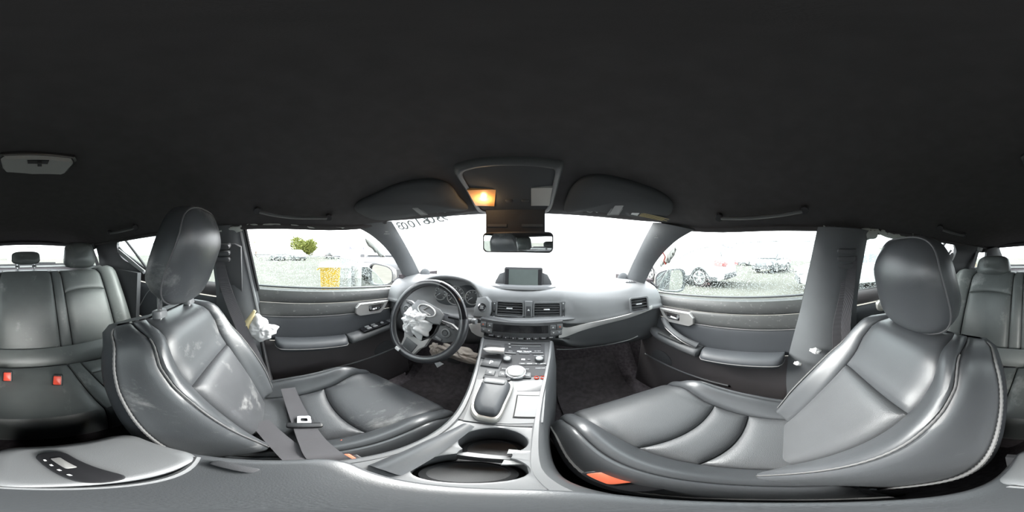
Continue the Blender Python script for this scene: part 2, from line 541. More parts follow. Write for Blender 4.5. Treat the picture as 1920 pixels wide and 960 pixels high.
# ---- side walls: pillars and roof rails
def side_wall(s, name):
    root = bpy.data.objects.new(name, None); COL.objects.link(root); root.location = (s * .68, 0, 0); struct(root, 'pillars and roof rail on one side of the cabin')
    # front pillar
    a = sgn([(.572, .54, 1.098), (.608, .70, .962), (.642, .84, .830), (.655, .885, .780)], s)
    b = sgn([(.596, .34, 1.055), (.612, .455, 1.015), (.645, .60, .93), (.678, .735, .79), (.70, .80, .70)], s)
    ruled(a, b, 6, .012, .02).build('front_pillar', 'pillar_trim', root)
    # round tweeter grille at the pillar foot
    p = V((s * .625, .90, .80))
    MB().lathe([(.034, 0), (.034, .006), (.030, .010), (.012, .013)], Fr(p + V((-s * .012, -.02, .0)), V((0, 0, 1)).cross(V((-s * .75, -.8, .25))), (0, .2, 1)), 20).build('speaker_grille', 'pillar_trim', root)
    # footwell side trim ahead of the door
    ruled(sgn([(.70, .72, .80), (.70, .72, .40), (.655, .72, .02)], s), sgn([(.70, 1.12, .80), (.70, 1.12, .40), (.66, 1.12, .02)], s), 4, 0, .03).build('kick_panel', 'carpet', root)
    # small airbag badge on the pillar
    mbt = MB()
    q = at(725, 437, x=-.575) if s < 0 else at(1233, 444, x=.575)
    d = (CAM - q).normalized(); fr = Fr(q + d * .012, V((0, 0, 1)).cross(d), (0, 0, 1))
    text_into(mbt, 'SRS', .010, fr.at(0, .006)); text_into(mbt, 'AIRBAG', .008, fr.at(0, -.004))
    mbt.build('airbag_badge', 'white_print', root)
    # middle pillar (upper and lower trim)
    a = sgn([(.612, -.125, 1.045), (.66, -.10, .90), (.695, -.075, .75), (.70, -.03, .55), (.69, .01, .30), (.68, .02, .05)], s)
    b = sgn([(.608, -.288, 1.045), (.655, -.280, .90), (.685, -.272, .75), (.69, -.27, .55), (.68, -.27, .30), (.67, -.27, .05)], s)
    ruled(a, b, 8, .03, .03).build('middle_pillar', 'pillar_trim', root)
    # dark window channel strips on its front edge
    mbs = MB()
    mbs.tube(smooth_path(sgn([(.612, -.12, 1.05), (.66, -.095, .90), (.698, -.07, .757)], s), 5), .007, 6)
    mbs.build('door_seal', 'rubber', root)
    mbs = MB()
    mbs.tube(smooth_path(sgn([(.708, -.100, .765), (.690, -.066, .55), (.672, -.028, .30), (.655, .004, .10)], s), 5), .008, 8)
    mbs.build('door_seal', 'rubber', root)
    mbs = MB()
    mbs.tube(smooth_path(sgn([(.608, -.142, 1.04), (.652, -.120, .90), (.686, -.095, .757), (.688, -.05, .55)], s), 5), .009, 8)
    mbs.build('pillar_edge', 'plastic_grey', root)
    # recess for the belt guide
    fr = Fr((s * .640, -.195, .86), (0, -s * 1, 0), (-s * .29, .02, 1)) if s > 0 else Fr((s * .640, -.195, .86), (0, 1, 0), (.29, .02, 1))
    m2 = MB(); po = [(-.055, -.12), (.055, -.12), (.062, .10), (.035, .115), (-.035, .115)]
    m2.prism(po, fr, -.012, .006, .004); m2.build('belt_guide_plate', 'plastic_mid', root)
    # roof rail / header strip above doors
    mbr = MB()
    mbr.tube([V((s * (sinterp(XR, y) + .004), y - .05 * sst(.35, .6, y), sinterp(ZR, y) - .004)) for y in [-1.4 + 1.95 * i / 30 for i in range(31)]], .013, 8)
    mbr.build('roof_rail', 'headliner', root)
    # rear pillar behind the rear door window, quarter panel and tail pillar
    a = sgn([(.60, -.90, 1.035), (.625, -.965, .985), (.645, -.93, .90), (.67, -.80, .845), (.68, -.75, .80)], s)
    b = sgn([(.555, -1.17, 1.02), (.575, -1.18, .965), (.595, -1.185, .90), (.60, -1.185, .84), (.61, -1.185, .80)], s)
    ruled(a, b, 6, .0, .03).build('rear_pillar', 'plastic_dark', root)
    a = sgn([(.66, -.75, .81), (.66, -1.0, .82), (.605, -1.2, .835), (.56, -1.4, .845), (.50, -1.72, .83)], s)
    b = sgn([(.62, -.75, .20), (.60, -1.0, .20), (.56, -1.2, .20), (.53, -1.4, .20), (.5, -1.72, .2)], s)
    ruled(a, b, 4, .0, .03).build('luggage_side_trim', 'plastic_dark', root)
    a = sgn([(.525, -1.33, 1.005), (.545, -1.36, .93), (.545, -1.38, .84)], s)
    b = sgn([(.47, -1.47, 1.03), (.46, -1.55, .95), (.44, -1.68, .84)], s)
    ruled(a, b, 6, .01, .03).build('tail_pillar', 'plastic_dark', root)
    a = sgn([(.555, -1.15, 1.03), (.53, -1.30, 1.015), (.50, -1.44, 1.02)], s)
    b = sgn([(.575, -1.16, .985), (.548, -1.31, .965), (.50, -1.46, .985)], s)
    ruled(a, b, 3, .0, .03).build('quarter_header', 'plastic_dark', root)
    # quarter glass
    m3 = MB(); m3.sheet([[V((s * x, y, z)) for (x, y) in ((.615, -1.17), (.575, -1.36), (.50, -1.55))] for z in (.82, .90, 1.0)], .003)
    m3.build('quarter_pane', 'rear_glass', root)
    # pale grey trim strip along the rear window corner
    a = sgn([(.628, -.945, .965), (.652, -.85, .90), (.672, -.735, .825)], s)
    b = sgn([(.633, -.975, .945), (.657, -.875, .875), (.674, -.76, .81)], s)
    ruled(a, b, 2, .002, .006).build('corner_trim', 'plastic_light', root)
    return root
WL = side_wall(-1, 'wall_left')
WR = side_wall(1, 'wall_right')

# ---- tailgate with rear window
hb = bpy.data.objects.new('wall_back', None); COL.objects.link(hb); hb.location = (0, -1.72, 0); struct(hb, 'tailgate with rear window')
ruled([(-.52, -1.72, .84), (0, -1.76, .84), (.52, -1.72, .84)], [(-.5, -1.70, .2), (0, -1.74, .2), (.5, -1.70, .2)], 3, 0, .03).build('tailgate_trim', 'plastic_dark', hb)
ruled([(-.5, -1.66, .825), (0, -1.70, .825), (.5, -1.66, .825)], [(-.5, -1.74, .80), (0, -1.78, .80), (.5, -1.74, .80)], 3, 0, .02).build('tailgate_ledge', 'plastic_light', hb)
ruled([(-.5, -1.44, 1.045), (0, -1.455, 1.065), (.5, -1.44, 1.045)], [(-.5, -1.47, 1.02), (0, -1.49, 1.043), (.5, -1.47, 1.02)], 3, 0, .02).build('tailgate_header', 'plastic_dark', hb)
# parcel shelf
ruled([(-.55, -1.08, .80), (0, -1.08, .80), (.55, -1.08, .80)], [(-.5, -1.68, .80), (0, -1.72, .80), (.5, -1.68, .80)], 3, 0, .015).build('parcel_shelf', 'carpet', hb)
m3 = MB(); m3.grid([[V((x, lerp(-1.75, -1.46, v) - .03 * (1 - (x / .52) ** 2), lerp(.80, 1.05, v))) for x in [-.52 + 1.04 * j / 10 for j in range(11)]] for v in (0, .25, .5, .75, 1)])
struct(m3.build('window_2', 'rear_glass'), 'rear window')
# rear wiper blade lying on the glass
m4 = MB(); m4.tube([(-.36, -1.735, .845), (-.22, -1.75, .848), (-.10, -1.76, .846)], .008, 6)
tag(m4.build('rear_wiper', 'rubber'), 'thin black wiper arm resting along the bottom of the rear window', 'wiper')

# ================================================================== DOORS
DX = [(.02, .62), (.10, .632), (.20, .645), (.40, .665), (.52, .675), (.60, .685), (.66, .692), (.70, .700), (.735, .702), (.755, .712), (.766, .742)]
def dz(y, zr): return zr - .065 * y * min(1, max(0, (zr - .1) / .65))
def DP(s, y, zr, d=0): return V((s * (interp(DX, zr) - d), y, dz(y, zr)))
def yrear(zr): return -.085 + (.757 - zr) * .16
def front_door(s, label):
    root = thing('car_door', label, 'car door', (s * .68, .35, .05))
    def S(y, zr): return DP(s, y, zr)
    def strip(name, z0, z1, y1, m, puff=.004, sink=.004, ew=.012, y0f=yrear, y1f=None, nu=30, nv=8, flip=False):
        q = MB()
        def quad(a, b):
            zr = lerp(z0, z1, b)
            yb = y1f(b) if y1f else y1
            return (lerp(y0f(zr), yb, a) if s < 0 else lerp(yb, y0f(zr), a), zr)
        patch(q, S, quad, nu, nv, puff, sink, ew)
        return q.build(name, m, root)
    strip('upper_trim', .698, .763, .755, 'door_trim', .003, .002, .012)
    strip('middle_trim', .632, .6965, .44, 'door_trim', .003, .002, .012)
    strip('middle_trim', .632, .6965, .755, 'door_plastic', .0005, .004, .004, y0f=lambda z: .43)
    strip('door_panel', .505, .631, .755, 'leather_side', .002, .002, .02)
    q = MB(); q.tube([DP(s, yrear(.632) + (.44 - yrear(.632)) * i / 16, .6315, .002) for i in range(17)], .0022, 6); q.build('trim_line', 'stitch', root)
    strip('lower_panel', .06, .502, .755, 'door_plastic', .002, .003, .01, nv=12)
    # window channel and seals
    q = MB(); q.tube([DP(s, yrear(.757) + (.76 - yrear(.757)) * i / 12, .768) for i in range(13)], .006, 6)
    q.build('belt_seal', 'plastic_mid', root)
    # armrest: loft along y
    def arm_rows(y0, y1, zt0, zt1, win, hgt, n=18, blunt0=.03, blunt1=.03):
        rows = []
        for i in range(n + 1):
            t = .5 - .5 * cos(pi * i / n); y = lerp(y0, y1, t); zt = lerp(zt0, zt1, t)
            e = sqrt(max(0, 1 - (1 - min(1, min((y - y0) / blunt0, (y1 - y) / blunt1))) ** 2)) if blunt0 else 1
            W = win * (.35 + .65 * e); H = hgt * (.5 + .5 * e)
            xb = interp(DX, zt) + .004
            sec = [(0, 0), (.35, .006), (.75, .004), (.94, -.006), (1.0, -.022), (.96, -.6 * H), (.6, -.9 * H), (0, -H)]
            rows.append([V((s * (xb - W * a), y, dz(y, zt) + h)) for a, h in sec])
        return rows
    q = MB(); rows = arm_rows(.005, .335, .525, .515, .085, .06)
    q.grid(rows); q.ngon(rows[0]); q.ngon(rows[-1]); ar = q.build('armrest', 'leather_side', root, angle=60)
    # bright stitched lip of the armrest
    MB().tube([r[4] for r in rows], .0022, 5).build('stitching', 'stitch', ar)
    # switch console ahead of the armrest
    q = MB(); rows = arm_rows(.34, .66, .515, .56, .07, .05, blunt0=.01, blunt1=.12)
    q.grid(rows); q.ngon(rows[0]); q.ngon(rows[-1]); sw = q.build('switch_console', 'plastic_mid', root, angle=60)
    fr = Fr(V((s * .645, .50, dz(.50, .5385) + .012)), (0, 1, .07), (-s, 0, 0))
    if fr.n.z < 0: fr = Fr(fr.o, fr.x, -fr.y)
    if s < 0:
        MB().box(fr, .17, .05, -.006, .001, .008, .001).build('switch_plate', 'piano_black', sw)
        for k in range(4):
            f2 = fr.at(-.045 + .035 * (k // 2) * 1.1, -.011 + .022 * (k % 2))
            MB().box(f2, .026, .016, 0, .007, .003, .002).build('window_switch', 'plastic_grey', sw)
        MB().lathe([(.010, 0), (.010, .006), (.007, .009)], fr.at(.045, .0), 14).build('mirror_knob', 'plastic_grey', sw)
    else:
        MB().box(fr, .15, .05, -.006, .001, .008, .001).build('switch_plate', 'door_trim', sw)
        MB().box(fr.at(-.01, .0), .03, .018, 0, .007, .003, .002).build('window_switch', 'plastic_grey', sw)
    # silver handle bezel with a recess, lever and lock
    yc, zc = (.50, .652)
    fr = Fr(DP(s, yc, zc, .006), (0, 1, -.065), (0, 0, 1))
    if fr.n.x * s > 0: fr = Fr(fr.o, -fr.x, fr.y)
    k = 1 if fr.x.y > 0 else -1
    o = [(.115, .036), (.085, -.012), (.062, -.034), (-.075, -.036), (-.098, -.022), (-.100, .012), (-.078, .034)]
    o = [(a * k, b) for a, b in o]
    if k < 0: o = o[::-1]
    h = [(.085, .022), (.068, -.006), (.050, -.018), (-.018, -.018), (-.022, .018)]
    h = [(a * k, b) for a, b in h]
    if k < 0: h = h[::-1]
    def rs(poly, n):
        pts = [V((a, b, 0)) for a, b in poly]; L = 0; seg = []
        for i in range(len(pts)): seg.append((pts[(i + 1) % len(pts)] - pts[i]).length)
        T = sum(seg); res = []
        for m_ in range(n):
            t = T * m_ / n
            for i in range(len(pts)):
                if t <= seg[i] + 1e-9: res.append(lerp(pts[i], pts[(i + 1) % len(pts)], t / seg[i])); break
                t -= seg[i]
        return res
    # start both outlines at their front corner
    oo, hh = rs(o, 48), rs(h, 48)
    i0 = max(range(48), key=lambda i: oo[i].x * k); j0 = max(range(48), key=lambda i: hh[i].x * k)
    oo, hh = oo[i0:] + oo[:i0], hh[j0:] + hh[:j0]
    q = MB()
    q.grid([[fr(p.x, p.y, -.012) for p in oo], [fr(p.x, p.y, .005) for p in oo], [fr(p.x * .975, p.y * .94, .010) for p in oo],
            [fr(p.x, p.y, .008) for p in hh], [fr(p.x * .97, p.y * .93, -.012) for p in hh]], cu=True)
    hz = q.build('handle_bezel', 'silver', root)
    q = MB(); q.fan([fr(p.x, p.y, -.010) for p in hh]); q.build('handle_recess', 'plastic_black', hz)
    q = MB(); q.tube([fr(k * (-.010 + .075 * t), -.008 + .004 * sin(pi * t) + .006 * t, .004 + .007 * sin(pi * t)) for t in [i / 8 for i in range(9)]], [.007] * 8 + [.004], 8)
    q.build('door_handle', 'chrome', root)
    MB().box(fr.at(k * -.010, .006), .018, .016, -.01, .006, .003, .002).build('lock_switch', 'plastic_grey', root)
    # storage pocket line and speaker in the lower panel
    q = MB(); q.tube([DP(s, .22 + .48 * i / 12, .30 + .03 * (i / 12), .006) for i in range(13)], .006, 6); q.build('pocket_lip', 'plastic_mid', root)
    fr2 = Fr(DP(s, .58, .33, -.002), (0, 1, 0), (0, 0, 1))
    if fr2.n.x * s > 0: fr2 = Fr(fr2.o, -fr2.x, fr2.y)
    MB().lathe([(.075, 0), (.075, .003), (.068, .006), (.01, .004)], fr2, 28).build('door_speaker', 'plastic_dark', root)
    if s > 0:   # diagonal pull handle
        q = MB()
        p0, p1, p2, p3 = DP(s, .585, .625, .004), DP(s, .53, .60, .035), DP(s, .43, .56, .045), DP(s, .36, .53, .03)
        path = smooth_path([p0, p1, p2, p3], 6)
        q.tube(path, [.020 - .005 * sin(pi * i / (len(path) - 1)) for i in range(len(path))], 10, flat=.75, up=(0, 0, 1))
        ph = q.build('pull_handle', 'plastic_mid', root)
        MB().tube([p + V((-.014, 0, -.006)) for p in path[1:-1]], .0025, 5).build('trim_line', 'silver', ph)
    # window pane, lowered into the door: left about half way, right about a quarter
    drop = .125 if s < 0 else .055
    top = [(-.165, 1.045), (0, 1.05), (.22, 1.043), (.40, 1.02), (.52, .965), (.62, .885), (.70, .80), (.75, .735)]
    q = MB(); rows = []
    for i in range(31):
        y = lerp(-.115, .755, i / 30)
        zt = sinterp(top, y) - drop
        zb_ = .70
        zt = max(zt, zb_ + .002)
        rows.append([V((s * lerp(.748, .610, (z - .757) / .29), y - .05 * max(0, (z - .757) / .29) * (1 - i / 30), z)) for z in [lerp(zb_, zt, j / 8) for j in range(9)]])
    q.sheet(rows, .004)
    wp = q.build('window_pane', 'wet_glass', root)
    MB().tube([r[-1] for r in rows], .0018, 5).build('glass_edge', 'clear_edge', wp)
    # black corner sail with the mirror foot
    q = ruled([(s * .715, .79, .72), (s * .70, .735, .80)], [(s * .735, .70, .725), (s * .722, .69, .76)], 2, 0, .01); q.build('corner_sail', 'plastic_dark', root)
    return root
mat('clear_edge', (.75, .82, .80), .25, spec=.5)
front_door(-1, "driver's front door trim, grey and damp, silver handle bezel, half-lowered window")
front_door(1, 'front passenger door trim with diagonal pull handle and silver handle bezel')

def rear_door(s, label):
    root = thing('rear_door', label, 'car door', (s * .68, -.62, .05))
    def S(y, zr): return DP(s, y, zr)
    q = MB()
    def qd(z0, z1, y0, y1):
        return (lambda a, b: (lerp(y0, y1, a) if s < 0 else lerp(y1, y0, a), lerp(z0, z1, b)))
    patch(q, S, qd(.70, .763, -.98, -.26), 20, 6, .004, .003, .01); q.build('upper_trim', 'door_plastic', root)
    q = MB(); patch(q, S, qd(.48, .695, -.98, -.26), 20, 8, .005, .003, .02); q.build('door_panel', 'leather_side', root)
    q = MB(); patch(q, S, qd(.06, .475, -.98, -.26), 20, 8, .002, .003, .02); q.build('lower_panel', 'door_plastic', root)
    # bright trim line and handle
    q = MB(); q.tube(smooth_path([DP(s, -.40, .70, .008), DP(s, -.58, .69, .012), DP(s, -.70, .66, .012), DP(s, -.80, .50, .012)], 6), .0025, 6); q.build('trim_line', 'plastic_grey', root)
    fr = Fr(DP(s, -.47, .675, .01), (0, s, 0), (0, 0, 1)); 
    if fr.n.x * s > 0: fr = Fr(fr.o, -fr.x, fr.y)
    MB().box(fr, .15, .055, -.01, .010, .02, .004).build('handle_bezel', 'champagne', root)
    MB().box(fr.at(0, 0), .09, .028, .008, .016, .010, .003).build('door_handle', 'plastic_mid', root)
    # window: pane, divider bar, lower seal
    top = [(-.25, 1.045), (-.6, 1.045), (-.80, 1.04), (-.93, 1.02)]
    def bot(y): return interp([(-.96, .985), (-.93, .945), (-.70, .80), (-.25, .772)], y)
    q = MB(); rows = []
    for i in range(21):
        y = lerp(-.955, -.25, i / 20)
        rows.append([V((s * lerp(.735, .608, (z - .757) / .29), y, z)) for z in [lerp(bot(y) - .02, max(bot(y), interp(list(reversed(top)), y)), j / 6) for j in range(7)]])
    q.sheet(rows, .004); q.build('window_pane', 'wet_glass' if s > 0 else 'rear_glass', root)
    q = MB(); q.tube([V((s * .612, -.86, 1.035)), V((s * .655, -.79, .93)), V((s * .70, -.70, .80))], .009, 6); q.build('divider_bar', 'rubber', root)
    q = MB(); q.tube([V((s * lerp(.735, .608, (bot(y) - .757) / .29), y, bot(y))) for y in [-.955 + .705 * i / 20 for i in range(21)]], .009, 6); q.build('belt_seal', 'rubber', root)
    return root
rear_door(-1, "rear door trim behind the driver's seat with triangular window")
rear_door(1, 'rear door trim behind the front passenger seat')
# ================================================================== FRONT SEATS
def front_seat(cx, inb, yb, zb, yt, zt, yf, label, hr, leather, buckle_px, stitchm='stitch'):
    """cx: centre; inb: sign of x towards the middle of the car; backrest from (yb,zb) to (yt,zt); yf: cushion front"""
    root = thing('front_seat', label, 'car seat', (cx, .1, .06))
    # ---------------- cushion surface: u = lateral metres (-.23...23), v = 0 rear .. 1 front
    HW = .235
    def cz(v): return sinterp([(0, zb - .01), (.3, zb + .0), (.7, zb + .028), (.9, zb + .030), (1.0, zb + .012)], v)
    def S(u, v):
        """beyond v=1 the cushion rolls over its front edge"""
        k = abs(u) / HW
        y = lerp(yb - .03, yf, min(v, 1))
        z = cz(min(v, 1))
        bol = .052 * sst(.50, .80, k) * (1 - .35 * sst(.80, 1.0, k)) * (.55 + .45 * sst(0, .35, v)) * (1 - .75 * sst(.72, 1.05, v))
        z += bol
        z -= .055 * sst(.84, 1.0, k) ** 1.5
        if v > 1:
            t = (v - 1) * 1.6
            y += .055 * sin(min(t, 1) * pi / 2); z -= .12 * (1 - cos(min(t, 1) * pi / 2)) + .05 * max(0, t - 1)
        y -= .05 * k ** 2.2 * sst(.55, 1.0, v)
        return V((cx + u, y, z))
    def cw(v): return interp([(0, .115), (.33, .122), (.6, .132), (1.0, .165), (1.45, .175)], v)  # half width of the centre panels
    L = 1.0
    vA, vB = .30, .53
    def rear_curve(vv): return lambda x: vv + .03 * (x * x)
    mats = leather
    bow = lambda x, k: -k * (1 - x * x)
    def centre(name, v0, v1, k0, k1, m, nv):
        q = MB()
        def quad(a, b):
            x = 2 * a - 1
            v = lerp(v0 + k0 * (1 - x * x), v1 + k1 * (1 - x * x), b)
            return (x * cw(v), v)
        patch(q, S, quad, 18, nv, .012, .008, .040)
        return q.build(name, m, root)
    centre('seat_panel', 0.0, vA, 0, -.02, mats[1], 10)
    centre('seat_panel', vA, vB, -.02, -.03, mats[1], 12)
    centre('seat_panel', vB, 1.42, -.03, 0, mats[1], 20)
    # bolsters: inner roll and outer roll on each side
    def bols(name, side, f0, f1, m, puff, ew):
        q = MB()
        def quad(a, b):
            v = lerp(0.0, 1.42, b)
            u0, u1 = lerp(cw(v), HW, f0), lerp(cw(v), HW, f1)
            return (side * (lerp(u0, u1, a) if side > 0 else lerp(u1, u0, a)), v)
        patch(q, S, quad, 12, 34, puff, .007, ew)
        return q.build(name, m, root)
    for side in (-1, 1):
        bols('cushion_bolster', side, 0, .62, mats[0], .008, .03)
        bols('cushion_bolster', side, .62, 1.0, mats[0], .004, .02)
    q = MB(); q.grid([[S(HW * .97 * (-1 + 2 * i / 20), 1.40 * j / 20) - V((0, .004, .012)) for i in range(21)] for j in range(21)]); q.build('cushion_core', 'leather_side', root)
    # skirt of the cushion: from its edge down to the frame
    rim = [S(HW, 1.42 * i / 24) for i in range(25)] + [S(HW * (1 - 2 * i / 16), 1.42) for i in range(1, 16)] + [S(-HW, 1.42 * (1 - i / 24)) for i in range(25)]
    q = MB(); rows = []
    for d, e in ((-.002, 0), (.03, .006), (.07, .002), (.12, -.02)):
        rows.append([V((cx + (p.x - cx) * (1 + e * 3), p.y - (.0 if p.y < yf else d * .1), max(.075, p.z - d))) for p in rim])
    q.grid(rows); q.build('cushion_skirt', 'leather_side', root)
    # plastic seat frame / rail below
    q = MB(); q.box(Fr((cx, (yb + yf) / 2 - .02, .07), (1, 0, 0), (0, 1, 0)), .40, yf - yb, 0, zb - .13, .03, .01); q.build('seat_frame', 'plastic_black', root)
    for side in (-1, 1):
        q = MB(); q.box(Fr((cx + side * .19, (yb + yf) / 2 - .02, .02), (1, 0, 0), (0, 1, 0)), .04, yf - yb + .08, 0, .06, .01, .004); q.build('seat_rail', 'plastic_black', root)
    # cushion piping along the edge
    for side in (-1, 1):
        pts = [S(side * HW * .985, 1.35 * i / 60) + V((side * .002, 0, .003)) for i in range(61)]
        MB().tube(pts, [.0032 if i % 2 else .0022 for i in range(61)], 6).build('stitching', stitchm if side == inb else 'piping', root)

    # ---------------- backrest surface: u lateral metres, v 0..1 up
    D = V((0, yt - yb, zt - zb)); Ln = D.length; D.normalize()
    N = V((0, D.z, -D.y))            # forward normal of the backrest
    BW = [(0, .205), (.25, .228), (.5, .232), (.75, .222), (.88, .205), (.96, .178), (1.0, .140)]
    def bw(v): return sinterp(BW, v)
    def W(k, v):
        amp = interp([(0, .9), (.2, 1.0), (.6, .85), (.85, .45), (1, .12)], v)
        f = .040 * sst(.48, .76, k) * amp - .095 * sst(.74, 1.0, k) * (.75 + .25 * amp)
        return f
    def B(u, v):
        k = abs(u) / bw(v)
        lum = .018 * sin(pi * min(1, v / .7)) if v < .7 else 0
        top = -.055 * sst(.86, 1.0, v) ** 2
        f = W(k, v) + lum + top
        p = V((cx + u, yb, zb)) + D * (Ln * v) + N * f
        return p
    def iw(v): return interp([(0, .098), (.3, .108), (.62, .118), (.8, .125), (1.0, .105)], v)   # inner seam
    vS = .60
    def bcentre(name, v0, v1, k0, k1, m, nv, puff):
        q = MB()
        def quad(a, b):
            x = 1 - 2 * a
            v = lerp(v0 + k0 * (1 - x * x), v1 + k1 * (1 - x * x), b)
            return (x * iw(v), v)
        patch(q, B, quad, 18, nv, puff, .008, .032)
        return q.build(name, m, root)
    bcentre('backrest_panel', -.06, vS, 0, .014, mats[1], 18, .012)
    bcentre('backrest_panel', vS, 1.0, .014, 0, mats[2], 14, .008)
    for side in (-1, 1):
        for f0, f1, m, puff in ((0, .50, mats[0], .007), (.50, 1.0, mats[2], .005)):
            q = MB()
            def quad(a, b):
                v = lerp(-.02, 1.0, b)
                u0, u1 = lerp(iw(v), bw(v), f0), lerp(iw(v), bw(v), f1)
                return (side * (lerp(u1, u0, a) if side > 0 else lerp(u0, u1, a)), v)
            patch(q, B, quad, 12, 30, puff, .007, .022)
            q.build('backrest_bolster', m, root)
        # stitched seams
        pts = [B(side * lerp(iw(v), bw(v), .5), v) + N * .002 for v in [.02 + .9 * i / 70 for i in range(71)]]
        MB().tube(pts, [.0022 if i % 2 else .0016 for i in range(71)], 6).build('stitching', stitchm, root)
        pts = [B(side * bw(v) * .995, v) + N * .003 + V((side * .003, 0, 0)) for v in [-.02 + 1.0 * i / 90 for i in range(91)]]
        MB().tube(pts, [.0036 if i % 2 else .0024 for i in range(91)], 6).build('stitching', stitchm, root)
    # side shell, top and back
    vs = [-.02 + 1.02 * i / 30 for i in range(31)]
    rim = [B(-bw(v), v) for v in vs] + [B(bw(1) * (-1 + 2 * i / 14), 1.0) for i in range(1, 14)] + [B(bw(v), v) for v in reversed(vs)]
    q = MB(); rows = []
    c = V((cx, yb, zb)) + D * (Ln * .5)
    for d, e in ((-.001, 0), (.02, .012), (.05, .012), (.075, -.01), (.085, -.08), (.09, -.6)):
        rows.append([V((cx + (p.x - cx) * (1 + e), 0, 0)) + V((0, p.y, p.z)) - N * (d * interp([(0, .9), (.8, .8), (1, .55)], min(1, max(0, (p.z - zb) / (zt - zb))))) for p in rim])
    q.grid(rows); q.build('backrest_shell', 'leather_side', root, angle=60)
    q = MB(); q.grid([[B(bw(v) * .97 * (-1 + 2 * i / 20), v) - N * .012 for i in range(21)] for v in [-.04 + 1.03 * j / 14 for j in range(15)]]); q.build('backrest_core', 'leather_side', root)
    # ---------------- headrest
    hz0, hz1, hy0, hy1, hwb, hwt, hd = hr['z0'], hr['z1'], hr['y0'], hr['y1'], hr['wb'], hr['wt'], hr['d']
    hx = hr.get('x', cx)
    up = V((0, hy1 - hy0, hz1 - hz0)); H = up.length; up.normalize(); fn = V((0, up.z, -up.y))
    c0 = V((hx, (hy0 + hy1) / 2, (hz0 + hz1) / 2))
    n = 44
    def outline(sc):
        pts = []
        for i in range(n):
            a = 2 * pi * i / n
            ca, sa = cos(a), sin(a)
            ex = 2 / 3.2
            x = abs(ca) ** ex * (1 if ca > 0 else -1); z = abs(sa) ** ex * (1 if sa > 0 else -1)
            t = (z + 1) / 2
            pts.append((x * lerp(hwb, hwt, t) * sc[0], z * H / 2 * sc[1]))
        return pts
    def ringat(sx, sz, dep, zoff=0):
        return [c0 + V((x, 0, 0)) + up * (z + zoff) + fn * (dep + .018 * (1 - (x / hwb) ** 2) * (1 if dep > 0 else 0) - .03 * sst(.3, 1, z / (H / 2)) * (1 if dep > 0 else .2)) for x, z in outline((sx, sz))]
    q = MB()
    rows = [ringat(.55, .5, -hd, 0), ringat(.80, .78, -hd * .93), ringat(.93, .92, -hd * .7), ringat(.985, .985, -hd * .35), ringat(1.0, 1.0, 0.0), ringat(.985, .985, hd * .22)]
    q.grid(rows, cu=True); q.ngon(rows[0][::-1]); hb_ = q.build('headrest_side', mats[2], root, angle=70)
    q = MB()
    rows = [ringat(.985, .985, hd * .22), ringat(.95, .95, hd * .36), ringat(.86, .86, hd * .47), ringat(.7, .7, hd * .54), ringat(.4, .4, hd * .58), ringat(.15, .15, hd * .59)]
    q.grid(rows, cu=True); q.ngon(rows[-1]); q.build('headrest_front', mats[0], root, angle=70)
    MB().ring(ringat(.992, .992, hd * .225), .0022, 6).build('piping', 'piping', hb_)
    for side in (-1, 1):
        pt = c0 + V((side * .072, 0, 0)) - up * (H / 2 - .02) - fn * (hd * .25)
        pb = V((cx + side * .072, yt - .028, zt - .035))
        if hr.get('posts', True):
            p_ = MB().tube([pb - V((0, 0, .02)), pt + V((0, 0, .03))], .0065, 12); po = p_.build('headrest_post', 'chrome', root)
        gq = MB(); gq.box(Fr(pb + V((0, .0, .014)), (1, 0, 0), (0, 1, .15)), .040, .030, 0, .020, .012, .006); gq.build('post_guide', 'plastic_grey', root)
    # ---------------- belt buckle stalk at the inboard side
    if buckle_px:
        p = buckle_px
        fr = Fr(p, (0, 1, .08), (-inb, 0, .25))
        if fr.n.z < 0: fr = Fr(fr.o, fr.x, -fr.y)
        bq = MB(); bq.box(fr, .085, .034, -.06, .0, .008, .003); bk = bq.build('belt_buckle', 'plastic_black', root)
        MB().box(fr.at(.012, 0), .045, .024, -.002, .006, .004, .002).build('release_button', 'orange_red', bk)
    return root

front_seat(-.338, 1, -.035, .32, -.235, .785, .375,
           "driver's scuffed black leather seat with raised headrest and belt across the cushion",
           dict(z0=.808, z1=1.042, y0=-.258, y1=-.168, wb=.130, wt=.108, d=.062), ('leather', 'leather_worn', 'leather'), V((-.122, .06, .362)))
front_seat(.338, -1, -.005, .32, -.265, .775, .40,
           'front passenger black leather seat with lowered headrest and stitched bolsters',
           dict(z0=.750, z1=.978, y0=-.305, y1=-.250, wb=.130, wt=.108, d=.062, posts=True), ('leather_clean', 'leather_perforated', 'leather_clean'), V((.115, .10, .335)))

